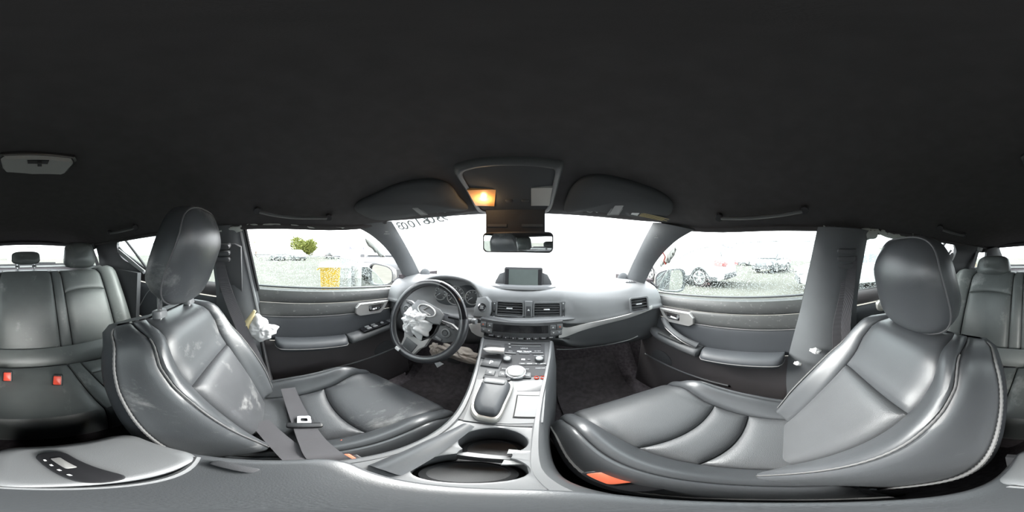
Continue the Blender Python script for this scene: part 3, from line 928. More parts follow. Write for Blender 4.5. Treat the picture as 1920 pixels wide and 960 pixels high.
# ================================================================== REAR BENCH
def rear_bench():
    root = thing('rear_bench_seat', 'dusty black leather rear bench seat behind the front seats', 'car seat', (0, -.7, .06))
    yb, zb, yt, zt = -.76, .40, -1.0, .858
    D = V((0, yt - yb, zt - zb)); Ln = D.length; D.normalize(); N = V((0, D.z, -D.y))
    XE = .615
    def B(x, v):
        k = abs(x)
        f = 0.0
        for c in (-.36, .36):
            f -= .022 * exp(-((k - .36) / .16) ** 2) * (1 if c > 0 else 0)
        f += .035 * sst(.46, .56, k) - .05 * sst(.57, .62, k)
        f -= .05 * sst(.90, 1.0, v) ** 2
        f += .02 * sin(pi * v)
        w_ = x * (1 - .06 * sst(.85, 1.0, v))
        return V((w_, yb, zb)) + D * (Ln * v) + N * f
    def pan(name, x0, x1, v0, v1, m, k0=0, k1=0, puff=.009, nu=12, nv=14, ew=.03, xs0=0, xs1=0):
        q = MB()
        def quad(a, b):
            t = 2 * a - 1
            v = lerp(v0 + k0 * (1 - t * t), v1 + k1 * (1 - t * t), b)
            return (lerp(x1 + xs1 * b, x0 + xs0 * b, a), v)
        patch(q, B, quad, nu, nv, puff, .005, ew)
        return q.build(name, m, root)
    LR = 'leather_rear'
    # centre section
    pan('backrest_panel', -.155, .155, 0, 1.0, LR, nv=18)
    for s in (-1, 1):
        def X(a, b): return (a, b) if s > 0 else (-b, -a)
        x0, x1 = X(.158, .218); pan('backrest_bolster', x0, x1, 0, 1.0, LR, puff=.007, nv=18, ew=.02)
        x0, x1 = X(.222, .485)
        pan('backrest_panel', x0, x1, 0.0, .66, LR, 0, .035, .012)
        pan('backrest_panel', x0, x1, .66, 1.0, LR, .035, 0, .007)
        x0, x1 = X(.489, XE); pan('backrest_bolster', x0, x1, 0, .98, LR, puff=.010, nv=18, ew=.03)
    q = MB(); q.sheet([[B(-.60 + 1.2 * i / 24, .99 * j / 8) - N * .014 for i in range(25)] for j in range(9)], -.02); q.build('backrest_core', 'leather_side', root)
    # top roll of the backrest
    q = MB(); rows = []
    for i in range(25):
        x = -XE + 2 * XE * i / 24
        p = B(x, 1.0)
        rows.append([p + V((0, 0, -.004)), p + V((0, -.03, .004)), p + V((0, -.07, -.01)), p + V((0, -.09, -.06)), p + V((0, -.09, -.30))])
    q.grid(rows); q.build('backrest_top', 'leather_rear', root, angle=60)
    # cushion
    zc0, zc1, yf = .375, .365, -.36
    def C(x, v):
        k = abs(x)
        y = lerp(yb + .05, yf, min(1, v))
        z = lerp(zc0, zc1, min(1, v)) + .012 * sin(pi * min(1, v))
        for c in (1,):
            z -= .018 * exp(-((k - .36) / .15) ** 2) * (1 - v * .5)
        z += .02 * sst(.52, .6, k)
        if v > 1:
            t = v - 1; y += .022 * sin(min(1, t * 2) * pi / 2); z -= .09 * (1 - cos(min(1, t * 2) * pi / 2)) + max(0, t - .5) * .3
        return V((x, y - .06 * sst(.3, .62, k), z))
    def cpan(name, x0, x1, v0, v1, puff=.010, nu=12, nv=14, ew=.03):
        q = MB(); patch(q, C, lambda a, b: (lerp(x0, x1, a), lerp(v0, v1, b)), nu, nv, puff, .005, ew)
        return q.build(name, LR, root)
    cpan('cushion_panel', -.155, .155, .12, 1.7, nv=20)
    for s in (-1, 1):
        X = (lambda a, b: (a, b)) if s > 0 else (lambda a, b: (-b, -a))
        a, b = X(.158, .215); cpan('cushion_panel', a, b, .12, 1.7, .007, 6, 18, .015)
        a, b = X(.218, .49); cpan('cushion_panel', a, b, .12, .42); cpan('cushion_panel', a, b, .42, 1.7, nv=18)
        a, b = X(.493, .62); cpan('cushion_panel', a, b, .12, 1.7, nv=18)
    q = MB(); q.grid([[C(-.61 + 1.22 * i / 24, .1 + 1.55 * j / 12) - V((0, .004, .014)) for i in range(25)] for j in range(13)]); q.build('cushion_core', 'leather_side', root)
    # bolster roll along the joint of cushion and backrest
    q = MB(); rows = []
    for i in range(31):
        x = -.62 + 1.24 * i / 30
        y0 = yb + .012
        rows.append([V((x, y0 + .004, zb + .045)), V((x, y0 + .035, zb + .030)), V((x, y0 + .058, zb + .0)), V((x, y0 + .07, zb - .035)), V((x, y0 + .06, zb - .08))])
    q.grid(rows); q.build('seat_roll', LR, root, angle=60)
    q = MB(); q.box(Fr((0, -.52, .02), (1, 0, 0), (0, 1, 0)), 1.2, .30, 0, .20, .02, .01); q.build('bench_base', 'carpet', root)
    # headrests
    def rest(x, w0, w1, z0, z1, y0, d, gap):
        c = V((x, y0, (z0 + z1) / 2)); H = z1 - z0; n = 36
        def rg(sx, sz, dep):
            o = []
            for i in range(n):
                a = 2 * pi * i / n; ca, sa = cos(a), sin(a); ex = 2 / 3.6
                xx = abs(ca) ** ex * (1 if ca > 0 else -1); zz = abs(sa) ** ex * (1 if sa > 0 else -1)
                wv = lerp(w0, w1, (zz + 1) / 2)
                o.append(c + V((xx * wv * sx, dep - .02 * (zz * .5 + .5), zz * H / 2 * sz)))
            return o
        q = MB(); rows = [rg(.6, .5, -d), rg(.9, .88, -d * .85), rg(1, 1, -d * .3), rg(1, 1, d * .2), rg(.93, .93, d * .6), rg(.75, .75, d * .85), rg(.4, .4, d), rg(.1, .1, d * 1.02)]
        q.grid(rows, cu=True); q.ngon(rows[0][::-1]); q.ngon(rows[-1])
        h = q.build('headrest', LR, root, angle=70)
        for s in (-1, 1):
            MB().tube([V((x + s * .055, y0 - .01, z0 + .02)), V((x + s * .055, y0 - .01, zt - .02))], .005, 8).build('headrest_post', 'chrome', h)
            MB().box(Fr((x + s * .055, y0 - .01, zt - .004), (1, 0, 0), (0, 1, 0)), .030, .024, 0, .012, .008, .003).build('post_guide', 'plastic_mid', h)
        return h
    rest(-.006, .094, .094, .872, .957, -1.06, .035, .03)
    rest(-.372, .122, .098, .838, 1.018, -1.045, .05, .02)
    rest(.365, .125, .10, .80, .935, -1.035, .06, .0)
    # red buckles in the cushion joint
    for px, py, tilt in ((14, 706, 0), (108, 713, .35)):
        p = at(px, py, z=.405)
        fr = Fr(p, (-cos(tilt), sin(tilt), 0), (0, -.6, 1))
        b_ = MB().box(fr, .034, .055, -.012, .010, .006, .003).build('belt_buckle', 'plastic_black', root)
        MB().box(fr.at(0, .002), .026, .040, .008, .015, .004, .002).build('release_button', 'red', b_)
    return root
rear_bench()
# ================================================================== DASHBOARD
PROF = {
 -.70: [(.80,.795),(.79,.795),(.74,.785),(.69,.765),(.66,.74),(.645,.715),(.635,.69),(.63,.67),(.625,.66),(.625,.648),(.635,.64),(.64,.59),(.65,.52),(.67,.45),(.75,.40)],
 -.62: [(.90,.795),(.86,.80),(.78,.787),(.71,.765),(.675,.74),(.655,.715),(.645,.69),(.638,.67),(.632,.66),(.632,.648),(.64,.64),(.645,.59),(.655,.52),(.675,.45),(.76,.40)],
 -.545:[(1.0,.79),(.93,.795),(.84,.79),(.765,.78),(.735,.765),(.72,.74),(.725,.71),(.72,.675),(.71,.65),(.70,.63),(.70,.61),(.70,.56),(.70,.50),(.72,.44),(.80,.39)],
 -.47: [(1.06,.785),(.96,.80),(.86,.815),(.775,.815),(.742,.805),(.755,.785),(.815,.765),(.825,.70),(.80,.645),(.73,.622),(.715,.60),(.71,.55),(.715,.50),(.735,.44),(.83,.385)],
 -.35: [(1.12,.78),(.98,.80),(.86,.828),(.775,.832),(.738,.822),(.752,.803),(.815,.79),(.825,.70),(.80,.635),(.74,.618),(.725,.60),(.72,.55),(.725,.50),(.745,.44),(.85,.38)],
 -.235:[(1.16,.775),(1.0,.80),(.87,.812),(.785,.81),(.748,.80),(.76,.78),(.815,.765),(.825,.70),(.80,.64),(.75,.62),(.735,.60),(.73,.555),(.735,.505),(.75,.45),(.85,.39)],
 -.185:[(1.18,.775),(1.0,.79),(.89,.79),(.815,.772),(.785,.745),(.772,.715),(.768,.68),(.765,.645),(.755,.622),(.745,.606),(.757,.60),(.752,.56),(.745,.52),(.745,.48),(.83,.42)],
 -.14: [(1.2,.775),(1.02,.79),(.90,.785),(.83,.765),(.80,.735),(.79,.705),(.785,.66),(.78,.628),(.74,.622),(.735,.606),(.757,.60),(.752,.56),(.745,.525),(.735,.508),(.80,.44)],
  .19: [(1.2,.775),(1.02,.79),(.90,.785),(.83,.765),(.80,.735),(.79,.705),(.785,.66),(.78,.628),(.74,.622),(.735,.606),(.757,.60),(.752,.56),(.745,.525),(.735,.508),(.80,.44)],
  .245: [(1.17,.775),(1.01,.79),(.885,.785),(.815,.765),(.78,.735),(.76,.70),(.75,.66),(.745,.63),(.735,.612),(.733,.60),(.745,.592),(.742,.55),(.74,.50),(.745,.46),(.84,.40)],
  .40: [(1.08,.78),(.98,.79),(.87,.785),(.80,.76),(.755,.725),(.73,.69),(.715,.655),(.708,.635),(.703,.622),(.703,.608),(.712,.60),(.715,.55),(.725,.49),(.745,.435),(.85,.38)],
  .56: [(.96,.795),(.90,.797),(.80,.787),(.73,.765),(.695,.735),(.675,.71),(.665,.685),(.658,.665),(.65,.652),(.65,.64),(.66,.632),(.665,.58),(.675,.51),(.695,.445),(.79,.39)],
  .66: [(.84,.795),(.82,.795),(.75,.785),(.69,.765),(.66,.74),(.645,.715),(.635,.69),(.628,.675),(.62,.665),(.62,.652),(.63,.645),(.635,.59),(.645,.52),(.67,.45),(.75,.40)],
  .70: [(.80,.795),(.79,.795),(.74,.785),(.68,.765),(.65,.74),(.635,.715),(.625,.69),(.62,.675),(.612,.665),(.612,.652),(.62,.645),(.625,.59),(.635,.52),(.66,.45),(.75,.40)],
}
PX = sorted(PROF)
def dprof(x, i):
    return (sinterp([(k, PROF[k][i][0]) for k in PX], x), sinterp([(k, PROF[k][i][1]) for k in PX], x))
DT = [[None] * 15 for _ in range(0)]
def dash_line(x):
    """smooth section of the dashboard at x"""
    pts = [V((x, *dprof(x, i))) for i in range(15)]
    return smooth_path(pts, 4)
def dash_at(x, f):
    """point on the section at x, f in profile units 0..14"""
    L = dash_line(x); k = f * 4; i = min(len(L) - 2, int(k)); return lerp(L[i], L[i + 1], k - i)
def dash_y(x, z):
    """how far forward the dash face (points 4..14) is at height z"""
    L = dash_line(x)[16:]
    for p, q in zip(L, L[1:]):
        if (p.z - z) * (q.z - z) <= 0 and p.z != q.z: return lerp(p.y, q.y, (p.z - z) / (p.z - q.z))
    return .72
dash = thing('dashboard', 'grey car dashboard with raised screen, twin centre vents and silver trim', 'dashboard', (0, .85, .4))
xs = sorted(set([-.70 + 1.4 * i / 70 for i in range(71)]))
lines = [dash_line(x) for x in xs]
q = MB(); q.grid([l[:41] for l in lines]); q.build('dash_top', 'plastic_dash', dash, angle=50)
q = MB(); q.grid([l[40:] for l in lines]); q.build('dash_lower', 'plastic_mid', dash, angle=50)
# end caps of the dash
for x in (-.70, .70):
    q = MB(); q.ngon([p for p in dash_line(x)]); q.build('dash_end', 'plastic_mid', dash)

# ---- silver trim strips lying on the dash
def on_dash(px, py, off=.003):
    y = .72
    for _ in range(12):
        p = at(px, py, y=y); y = .5 * y + .5 * dash_y(p.x, p.z)
    p = at(px, py, y=y); return p + (CAM - p).normalized() * off
up = [(1047, 609), (1062, 614), (1090, 608), (1130, 600), (1180, 588), (1222, 573)]
lo = [(1047, 633), (1062, 630), (1090, 619), (1130, 607), (1180, 594), (1222, 579)]
A = smooth_path([on_dash(*p, .006) for p in up], 5); Bq = smooth_path([on_dash(*p, .006) for p in lo], 5)
q = MB(); q.sheet([A, [lerp(a, b, .5) + V((0, -.003, 0)) for a, b in zip(A, Bq)], Bq], .006); q.build('silver_trim', 'satin_silver', dash)
up = [(878, 608), (890, 606), (908, 606)]; lo = [(884, 622), (894, 628), (908, 633)]
A = smooth_path([on_dash(*p, .006) for p in up], 4); Bq = smooth_path([on_dash(*p, .006) for p in lo], 4)
q = MB(); q.sheet([A, Bq], .006); q.build('silver_trim', 'satin_silver', dash)
# glovebox seam and lock tab
q = MB(); q.tube([on_dash(*p, .001) for p in ((1044, 655), (1070, 655), (1100, 652), (1140, 646), (1180, 637), (1196, 630))], .0028, 6); q.build('glovebox_seam', 'plastic_light', dash)
q = MB(); q.tube([on_dash(*p, .001) for p in ((1055, 635), (1068, 635))], .002, 6); q.build('glovebox_lock', 'seam', dash)

# ---- screen pod
base = at(985, 553, y=.855)
pod = Fr((0.012, .862, .775), (1, 0, 0), (0, .10, 1))
q = MB(); q.prism([(-.155, -.012), (.155, -.012), (.125, .010), (-.125, .010)], Fr((0.012, .835, .765), (1, 0, 0), (0, 1, 0.05)), -.01, .012, .004)
scr = None
q = MB(); q.box(pod.at(0, .040), .205, .112, -.035, .0, .010, .003); scr = q.build('screen_housing', 'plastic_dark', dash)
MB().box(pod.at(0, .040), .155, .088, -.001, .0015, .004).build('screen_glass', 'screen', scr)
MB().box(pod.at(-.088, .040), .018, .092, -.001, .0012, .003).build('screen_bezel', 'plastic_black', scr)
MB().box(pod.at(.088, .040), .018, .092, -.001, .0012, .003).build('screen_bezel', 'plastic_black', scr)
for s in (-1, 1):
    q = MB(); q.prism([(s * .100, -.020), (s * .158, -.020), (s * .150, .010), (s * .128, .048), (s * .100, .058)][::s], pod.at(0, .012), -.09, -.004, .004); q.build('pod_shoulder', 'plastic_mid', scr)
q = MB(); rows = []
for i in range(13):
    x = -.17 + .34 * i / 12; yy = .838 - .02 * (1 - (x / .17) ** 2)
    rows.append([V((x + .012, yy + .05, .770)), V((x + .012, yy + .02, .778)), V((x + .012, yy, .772)), V((x + .012, yy - .006, .760))])
q.grid(rows); q.build('pod_lip', 'plastic_grey', scr)

# ---- vents
def vent(fr, w, h, name='air_vent', n=5, parent=dash):
    r = MB(); rr = rrect(w, h, .006, 3); ro = rrect(w + .014, h + .014, .010, 3)
    r.grid([[fr(*p, -.004) for p in ro], [fr(*p, .004) for p in ro], [fr(*p, .004) for p in rr], [fr(*p, -.03) for p in rr]], cu=True)
    fm = r.build('vent_frame', 'plastic_grey', parent)
    MB().prism(rr, fr, -.032, -.030).build('vent_back', 'plastic_black', fm)
    for k in range(n):
        y = -h / 2 + h * (k + .5) / n
        q = MB(); f2 = Fr(fr(0, y, -.008), fr.x, fr.n * -1 + fr.y * .35)
        q.box(f2, w - .003, .020, -.0012, .0012, .0); q.build('vent_slat', 'plastic_mid', fm)
    q = MB(); q.box(fr.at(-.002, .002, -.002), .030, .006, -.006, .004, .002, .001); q.build('vent_tab', 'white_print', fm)
    return fm
def face_fr(px, py, y):
    p = at(px, py, y=y); return Fr(p, (1, 0, 0), (0, .12, 1))
fvl, fvr, fvm = face_fr(956, 579, .772), face_fr(1026, 581, .772), face_fr(991, 580, .772)
vent(fvl, .122, .066); vent(fvr, .122, .066)
q = MB(); q.box(fvm, .036, .080, -.02, .005, .004, .002); hz_ = q.build('hazard_panel', 'plastic_grey', dash)
q = MB(); q.box(fvm.at(0, -.008), .022, .050, 0, .008, .003, .001); hk = q.build('hazard_button', 'plastic_dark', hz_)
MB().prism([(-.006, -.004), (.006, -.004), (0, .007)], fvm.at(0, -.002), .008, .0092).build('hazard_mark', 'white_print', hk)
for px in (927, 1056):
    f = face_fr(px, 581, .773)
    q = MB(); q.box(f, .026, .086, -.02, .003, .006, .002); vp = q.build('vent_dial_panel', 'plastic_mid', dash)
    q = MB(); q.lathe([(.014, -.004), (.015, 0), (.014, .004)], Fr(f(0, 0, -.006), f.y, f.n), 20); q.build('vent_dial', 'plastic_dark', vp)
    for dy in (-.034, .034):
        MB().lathe([(.0032, .002), (.0032, .0042)], f.at(0, dy), 10).build('vent_dial_mark', 'white_print', vp)
# bright ledge under the vents
q = MB(); rows = []
for i in range(31):
    t = i / 30; px = lerp(899, 1078, t); py = 600 + 5.0 * (1 - (2 * t - 1) ** 2) - 2.5 * t
    y = .722 + .015 * abs(2 * t - 1) ** 2
    p = at(px, py, y=y)
    h = .017 * (1 - abs(2 * t - 1) ** 5 * .6)
    rows.append([p + V((0, .05, h * .35)), p + V((0, .012, h * .5)), p + V((0, .002, h * .2)), p, p + V((0, .006, -h * .5)), p + V((0, .05, -h * .9))])
q.grid(rows); q.build('vent_ledge', 'plastic_grey', dash, angle=60)
# passenger side vent and side defroster outlet
p = at(1199, 569, y=.655)
fsv = Fr(p + V((-.010, -.012, 0)), (.88, -.30, .05), (-.05, .22, 1)); vent(fsv, .085, .062, n=4)
f = Fr(dash_at(.60, 2.0) + V((0, 0, .002)), (1, -.5, 0), (.3, 1, .1))
q = MB(); q.box(f, .06, .022, -.004, .003, .004, .001); dv = q.build('side_defroster', 'plastic_grey', dash)
for k in range(4): MB().box(f.at(-.02 + .0133 * k, 0), .006, .016, .002, .004).build('vent_slat', 'plastic_black', dv)
p = at(738, 560, y=.70); vent(Fr(p, (.90, .25, 0), (.02, .25, 1)), .05, .055, n=4)

# ---- start button pod
p = at(905, 576, y=.755); fs = Fr(p, (1, -.12, 0), (0, .2, 1))
q = MB(); q.prism([(-.045, -.055), (.030, -.050), (.040, -.02), (.036, .03), (.012, .055), (-.035, .045)], fs, -.03, .004, .006); sp = q.build('start_button_pod', 'plastic_dash', dash)
q = MB(); q.lathe([(.0215, 0), (.0215, .010), (.017, .012), (.016, .009)], fs, 28, cap1=False); q.build('start_button_ring', 'chrome', sp)
q = MB(); q.lathe([(.0168, .004), (.016, .009), (.010, .0105)], fs, 24); sb = q.build('start_button', 'plastic_black', sp)
q = MB(); text_into(q, 'START', .006, fs.at(0, .006, .0107), .0005); text_into(q, 'STOP', .006, fs.at(0, 0, .0107), .0005); text_into(q, 'POWER', .0055, fs.at(0, -.006, .0107), .0005); q.build('button_lettering', 'white_print', sb)

# ---- climate panel
fc = Fr(at(977, 618.5, y=.704), (1, 0, .0), (0, .10, 1))
def curve_poly(w, h, dip, n=12):
    top = [(-w/2 + w * i / n, h/2 - dip * .5 * (1 - (2 * i / n - 1) ** 2)) for i in range(n + 1)]
    bot = [(w/2 * .97 - w * .97 * i / n, -h/2 + .016 - dip * (1 - (2 * i / n - 1) ** 2)) for i in range(n + 1)]
    return bot[::-1][::-1] + top if False else top[::-1] + bot[::-1]
po = curve_poly(.365, .088, .014)
q = MB(); q.prism(po, fc, -.04, .004, .003); cl = q.build('climate_panel', 'plastic_mid', dash)
q = MB(); q.box(fc.at(-.002, .004), .240, .038, .0, .0055, .003); q.build('climate_display', 'piano_black', cl)
labels = [(-.128, 'AUTO'), (-.098, 'OFF'), (-.06, '*'), (-.03, 'o'), (.005, 'M'), (.045, 'A/C'), (.075, '='), (.105, 'REAR')]
for k in range(9):
    x = -.13 + .0325 * k; y = -.031 - .012 * (1 - (x / .18) ** 2)
    b_ = MB().box(fc.at(x, y), .029, .014, .0, .0075, .003, .001).build('climate_button', 'plastic_dark', cl)
    q = MB(); text_into(q, ['AUTO', 'OFF', '\u25b2', '\u25cf', 'MODE', '\u25b2 \u25bc', 'A/C', 'DUAL', 'REAR'][k], .0062, fc.at(x, y, .0076), .0004, bold=.0002); q.build('button_lettering', 'white_print', b_)
for s in (-1, 1):
    for (x, y, mk, mm) in ((.168, .016, '\u25b2', 'orange_red'), (.138, .014, '\u25b2', 'white_print'), (.140, -.014, '\u25bc', 'white_print'), (.165, -.012, '\u25bc', 'grey_print')):
        b_ = MB().box(fc.at(s * x, y), .025, .024, .0, .007, .003, .001).build('climate_button', 'plastic_grey', cl)
        q = MB(); text_into(q, mk, .010, fc.at(s * x, y, .0071), .0004); q.build('button_lettering', mm, b_)

# ---- instrument cluster
ci = Fr((-.35, .818, .70), (1, 0, 0), (0, .18, 1))
q = MB(); q.prism([(-.145, -.075), (.145, -.075), (.165, 0), (.14, .06), (.08, .082), (-.08, .082), (-.14, .06), (-.165, 0)], ci, -.02, .002, .002); cl2 = q.build('gauge_panel', 'gauge', dash)
for x, r in ((-.10, .042), (.0, .056), (.10, .042)):
    q = MB(); q.lathe([(r, 0), (r, .008), (r - .004, .010), (r - .006, .004)], ci.at(x, 0), 32, cap1=False); g = q.build('gauge_ring', 'plastic_light', cl2)
    q = MB(); q.lathe([(r - .006, .003), (.003, .0035)], ci.at(x, 0), 32); q.build('gauge_face', 'plastic_black', g)
    for k in range(9):
        a = radians(-40 + 32.5 * k); q = MB(); q.box(ci.at(x, 0).rot(math.degrees(a)).at(r * .74, 0), r * .18, .002, .004, .0052); q.build('gauge_tick', 'white_print', g)
    q = MB(); q.box(ci.at(x, 0).rot(215).at(r * .3, 0), r * .6, .002, .005, .0065); q.build('gauge_needle', 'white_print', g)

# ================================================================== STEERING WHEEL
WC = V((-.363, .545, .637))
sa = radians(24)
WF = Fr(WC, (1, -.02, 0), (0, sin(sa), cos(sa))).rot(-14)
wheel = thing('steering_wheel', "black leather steering wheel with silver lower spoke and deployed airbag cover", 'steering wheel', WC - V((0, .02, .2)))
R = .178
q = MB()
rows = []
for i in range(72):
    a = 2 * pi * i / 72
    row = []
    for j in range(14):
        b = 2 * pi * j / 14
        rr = .0165 * (1.12 if abs(a % pi) < .5 else 1)
        row.append(WF((R + rr * 1.0 * cos(b)) * cos(a), (R + rr * cos(b)) * sin(a), rr * .95 * sin(b)))
    rows.append(row)
q.grid(rows, cu=True, cv=True); rim = q.build('rim', 'wheel_leather', wheel, angle=70)
# stitching on the inside of the rim
for a0, a1 in ((150, 250), (290, 390)):
    q = MB(); q.tube([WF((R - .0165) * cos(radians(lerp(a0, a1, i / 60))), (R - .0165) * sin(radians(lerp(a0, a1, i / 60))), .003) for i in range(61)], [.0022 if i % 2 else .0012 for i in range(61)], 5); q.build('stitching', 'stitch', rim)
# polished segment on the upper right of the rim
q = MB(); rows = []
for i in range(25):
    a = radians(lerp(28, 92, i / 24))
    rows.append([WF((R + .0172 * cos(b)) * cos(a), (R + .0172 * cos(b)) * sin(a), .0165 * sin(b)) for b in [radians(20 + 20 * j) for j in range(9)]])
q.grid(rows); q.build('rim_inlay', 'piano_black', rim)
# hub: dark cup left by the burst airbag
q = MB(); q.lathe([(.078, -.05), (.082, -.02), (.080, .004), (.074, .006), (.070, -.012), (.02, -.02)], WF.at(0, -.006), 36); q.build('hub_cup', 'plastic_black', wheel)
# torn cover flap with emblem, folded up at the top
fl = Fr(WF(0, .048, .016), WF.x, WF.y * .92 + WF.n * -.30)
q = MB(); q.prism([(-.082, -.022), (-.060, -.034), (.060, -.034), (.084, -.024), (.078, .020), (.045, .034), (-.045, .034), (-.078, .022)], fl, -.006, .004, .005); fp = q.build('airbag_cover', 'plastic_grey', wheel)
q = MB(); q.ring([fl.at(0, 0)(.046 * cos(2*pi*i/32), .023 * sin(2*pi*i/32), .006) for i in range(32)], .003, 8, up=fl.n); em = q.build('emblem_ring', 'silver', fp)
q = MB(); q.tube([fl(-.004, .019, .006), fl(-.016, -.008, .0065), fl(.030, -.010, .006)], .0028, 6); q.build('emblem_mark', 'silver', em)
# side spokes with button pods
for s in (-1, 1):
    q = MB(); q.prism([(s * .062, .040), (s * .120, .048), (s * .166, .034), (s * .168, -.012), (s * .128, -.040), (s * .070, -.052)][::s], WF, -.016, .002, .008); spk = q.build('spoke', 'plastic_mid', wheel)
    q = MB(); q.lathe([(.020, .0), (.020, .007), (.014, .010), (.012, .007)], WF.at(s * .116, .002), 24, cap1=False); bp = q.build('button_ring', 'plastic_grey', spk)
    q = MB(); q.lathe([(.013, .004), (.010, .009)], WF.at(s * .116, .002), 20); q.build('pad_button', 'plastic_black', bp)
    for k in range(3):
        MB().box(WF.at(s * (.088 + .022 * k), .031), .016, .008, .0, .006, .003, .001).build('pad_button', 'plastic_dark', spk)
    MB().box(WF.at(s * .100, -.032), .03, .010, .0, .006, .003, .001).build('pad_button', 'plastic_grey', spk)
# lower spoke: silver fork and dark insert
q = MB(); q.prism([(-.066, -.052), (-.046, -.080), (.046, -.080), (.066, -.052), (.064, -.098), (.050, -.120), (.040, -.166), (-.040, -.166), (-.050, -.120), (-.064, -.098)], WF, -.016, .0, .005); ls = q.build('lower_spoke', 'silver', wheel)
q = MB(); q.prism([(-.034, -.110), (.034, -.110), (.030, -.158), (-.030, -.158)], WF, -.004, .003, .002); q.build('spoke_insert', 'plastic_mid', ls)
MB().box(WF.at(-.030, -.178, .016), .026, .016, 0, .003, .004, .001).build('paper_label', 'paper', rim)
MB().tube([WF(0, 0, -.03), WF(0, .0, -.20)], .055, 20).build('steering_column', 'plastic_dark', wheel)
# stalks
st = thing('column_stalk', 'short dark control stalk with ribbed grip beside the steering wheel', 'control stalk', at(880, 603, y=.60) - V((.05, 0, .02)))
tip = at(893, 603, y=.60); root_ = V((-.29, .63, .645))
MB().tube([root_, lerp(root_, tip, .55)], .008, 10).build('stalk_arm', 'plastic_dark', st)
MB().tube([lerp(root_, tip, .55), lerp(root_, tip, .86)], .011, 12).build('stalk_grip', 'plastic_mid', st)
MB().tube([lerp(root_, tip, .86), lerp(root_, tip, .90), tip], [.009, .0125, .0115], 12).build('stalk_knob', 'plastic_grey', st)

# ---- burst airbag cloth
from mathutils import noise as NZ
def cloth_blob(c, ax, bx, nx, ra, rb, h, seed, n=48, m=16, spikes=7, rough=.35, mats='airbag', name='cloth', parent=None):
    """crumpled piece of cloth lying in the plane (ax,bx) around c, bulging along nx"""
    q = MB(); rows = []
    c = V(c); ax = V(ax).normalized(); nx = V(nx).normalized(); bx = V(bx).normalized()
    for j in range(m + 1):
        t = j / m
        row = []
        for i in range(n):
            a = 2 * pi * i / n
            sp = 1 + rough * NZ.noise(V((cos(a) * spikes * .35, sin(a) * spikes * .35, seed))) * 1.6 + .12 * NZ.noise(V((cos(a) * 3, sin(a) * 3, seed + 9)))
            r = t * sp
            wr = NZ.turbulence(V((r * cos(a) * 1.9 + seed, r * sin(a) * 1.9, seed * .7)), 3, True)
            hh = h * (1 - t ** 3) * (.55 + .65 * wr) + h * .28 * sin(5 * a + seed) * t * (1 - t)
            row.append(c + ax * (ra * r * cos(a)) + bx * (rb * r * sin(a)) + nx * hh)
        rows.append(row)
    q.grid(rows, cu=True)
    back = [[p - nx * .006 for p in rows[-1]], ]
    q.grid([rows[-1], back[0]], cu=True); q.ngon(back[0][::-1])
    return q
q = cloth_blob(WF(-.022, -.026, .008), WF.x, WF.y, WF.n, .082, .064, .058, 3.1, n=72, m=24, rough=.34, spikes=8)
tag(q.build('deflated_airbag', 'airbag', angle=180), 'crumpled white airbag cloth hanging out of the steering wheel hub', 'airbag')
q = cloth_blob(at(864, 664, y=.66), (1, 0, -.1), (0, .35, .6), (0, -.8, .5), .105, .042, .03, 5.2, n=48, m=14, rough=.3)
tag(q.build('knee_airbag', 'tan_cloth', angle=180), 'crumpled tan knee airbag cloth drooping below the steering column', 'airbag')
q = cloth_blob(at(817, 655, y=.66), (1, 0, -.2), (0, .35, .8), (0, -.8, .5), .036, .040, .02, 8.2, n=40, m=12, rough=.3)
tag(q.build('knee_airbag', 'tan_cloth', angle=180), 'small tan cloth bulge seen through the steering wheel spokes', 'airbag')
pc = at(818, 681, y=.58)
q = MB(); q.prism([(-.032, .022), (.034, .012), (.012, -.022)], Fr(pc, (1, 0, -.1), (0, .3, 1)), 0, .001); cdp = q.build('paper_card', 'paper')
tag(cdp, 'white triangular card scrap with a hole under the steering wheel rim', 'card')
# ================================================================== CENTRE STACK AND CONSOLE
con = thing('centre_console', 'grey centre console with silver controller knob, cup holders and padded lid between the front seats', 'console', (0, .3, .02))
def cpl(y): return interp([(-.25, .455), (.06, .455), (.20, .457), (.27, .462), (.49, .480), (.67, .524), (.70, .531)], y)
def cxl(y): return sinterp([(-.25, -.088), (.06, -.090), (.14, -.088), (.27, -.090), (.38, -.105), (.49, -.125), (.60, -.145), (.69, -.162)], y)
def cxr(y): return sinterp([(-.25, .080), (.06, .075), (.14, .068), (.27, .074), (.38, .088), (.49, .110), (.60, .135), (.69, .152)], y)
def on_con(px, py, off=0.0):
    """where a sight line meets the console top"""
    lo_, hi_ = .02, 1.2
    d = ray(px, py)
    f = lambda t: (CAM + d * t).z - cpl((CAM + d * t).y) - off
    a, b = .05, 1.5
    for _ in range(50):
        m_ = (a + b) / 2
        if f(m_) > 0: a = m_
        else: b = m_
    return CAM + d * a
def con_fr(px, py, off=0.0):
    p = on_con(px, py, off); e = .01
    return Fr(p, (1, 0, 0), (0, 2 * e, cpl(p.y + e) - cpl(p.y - e)))
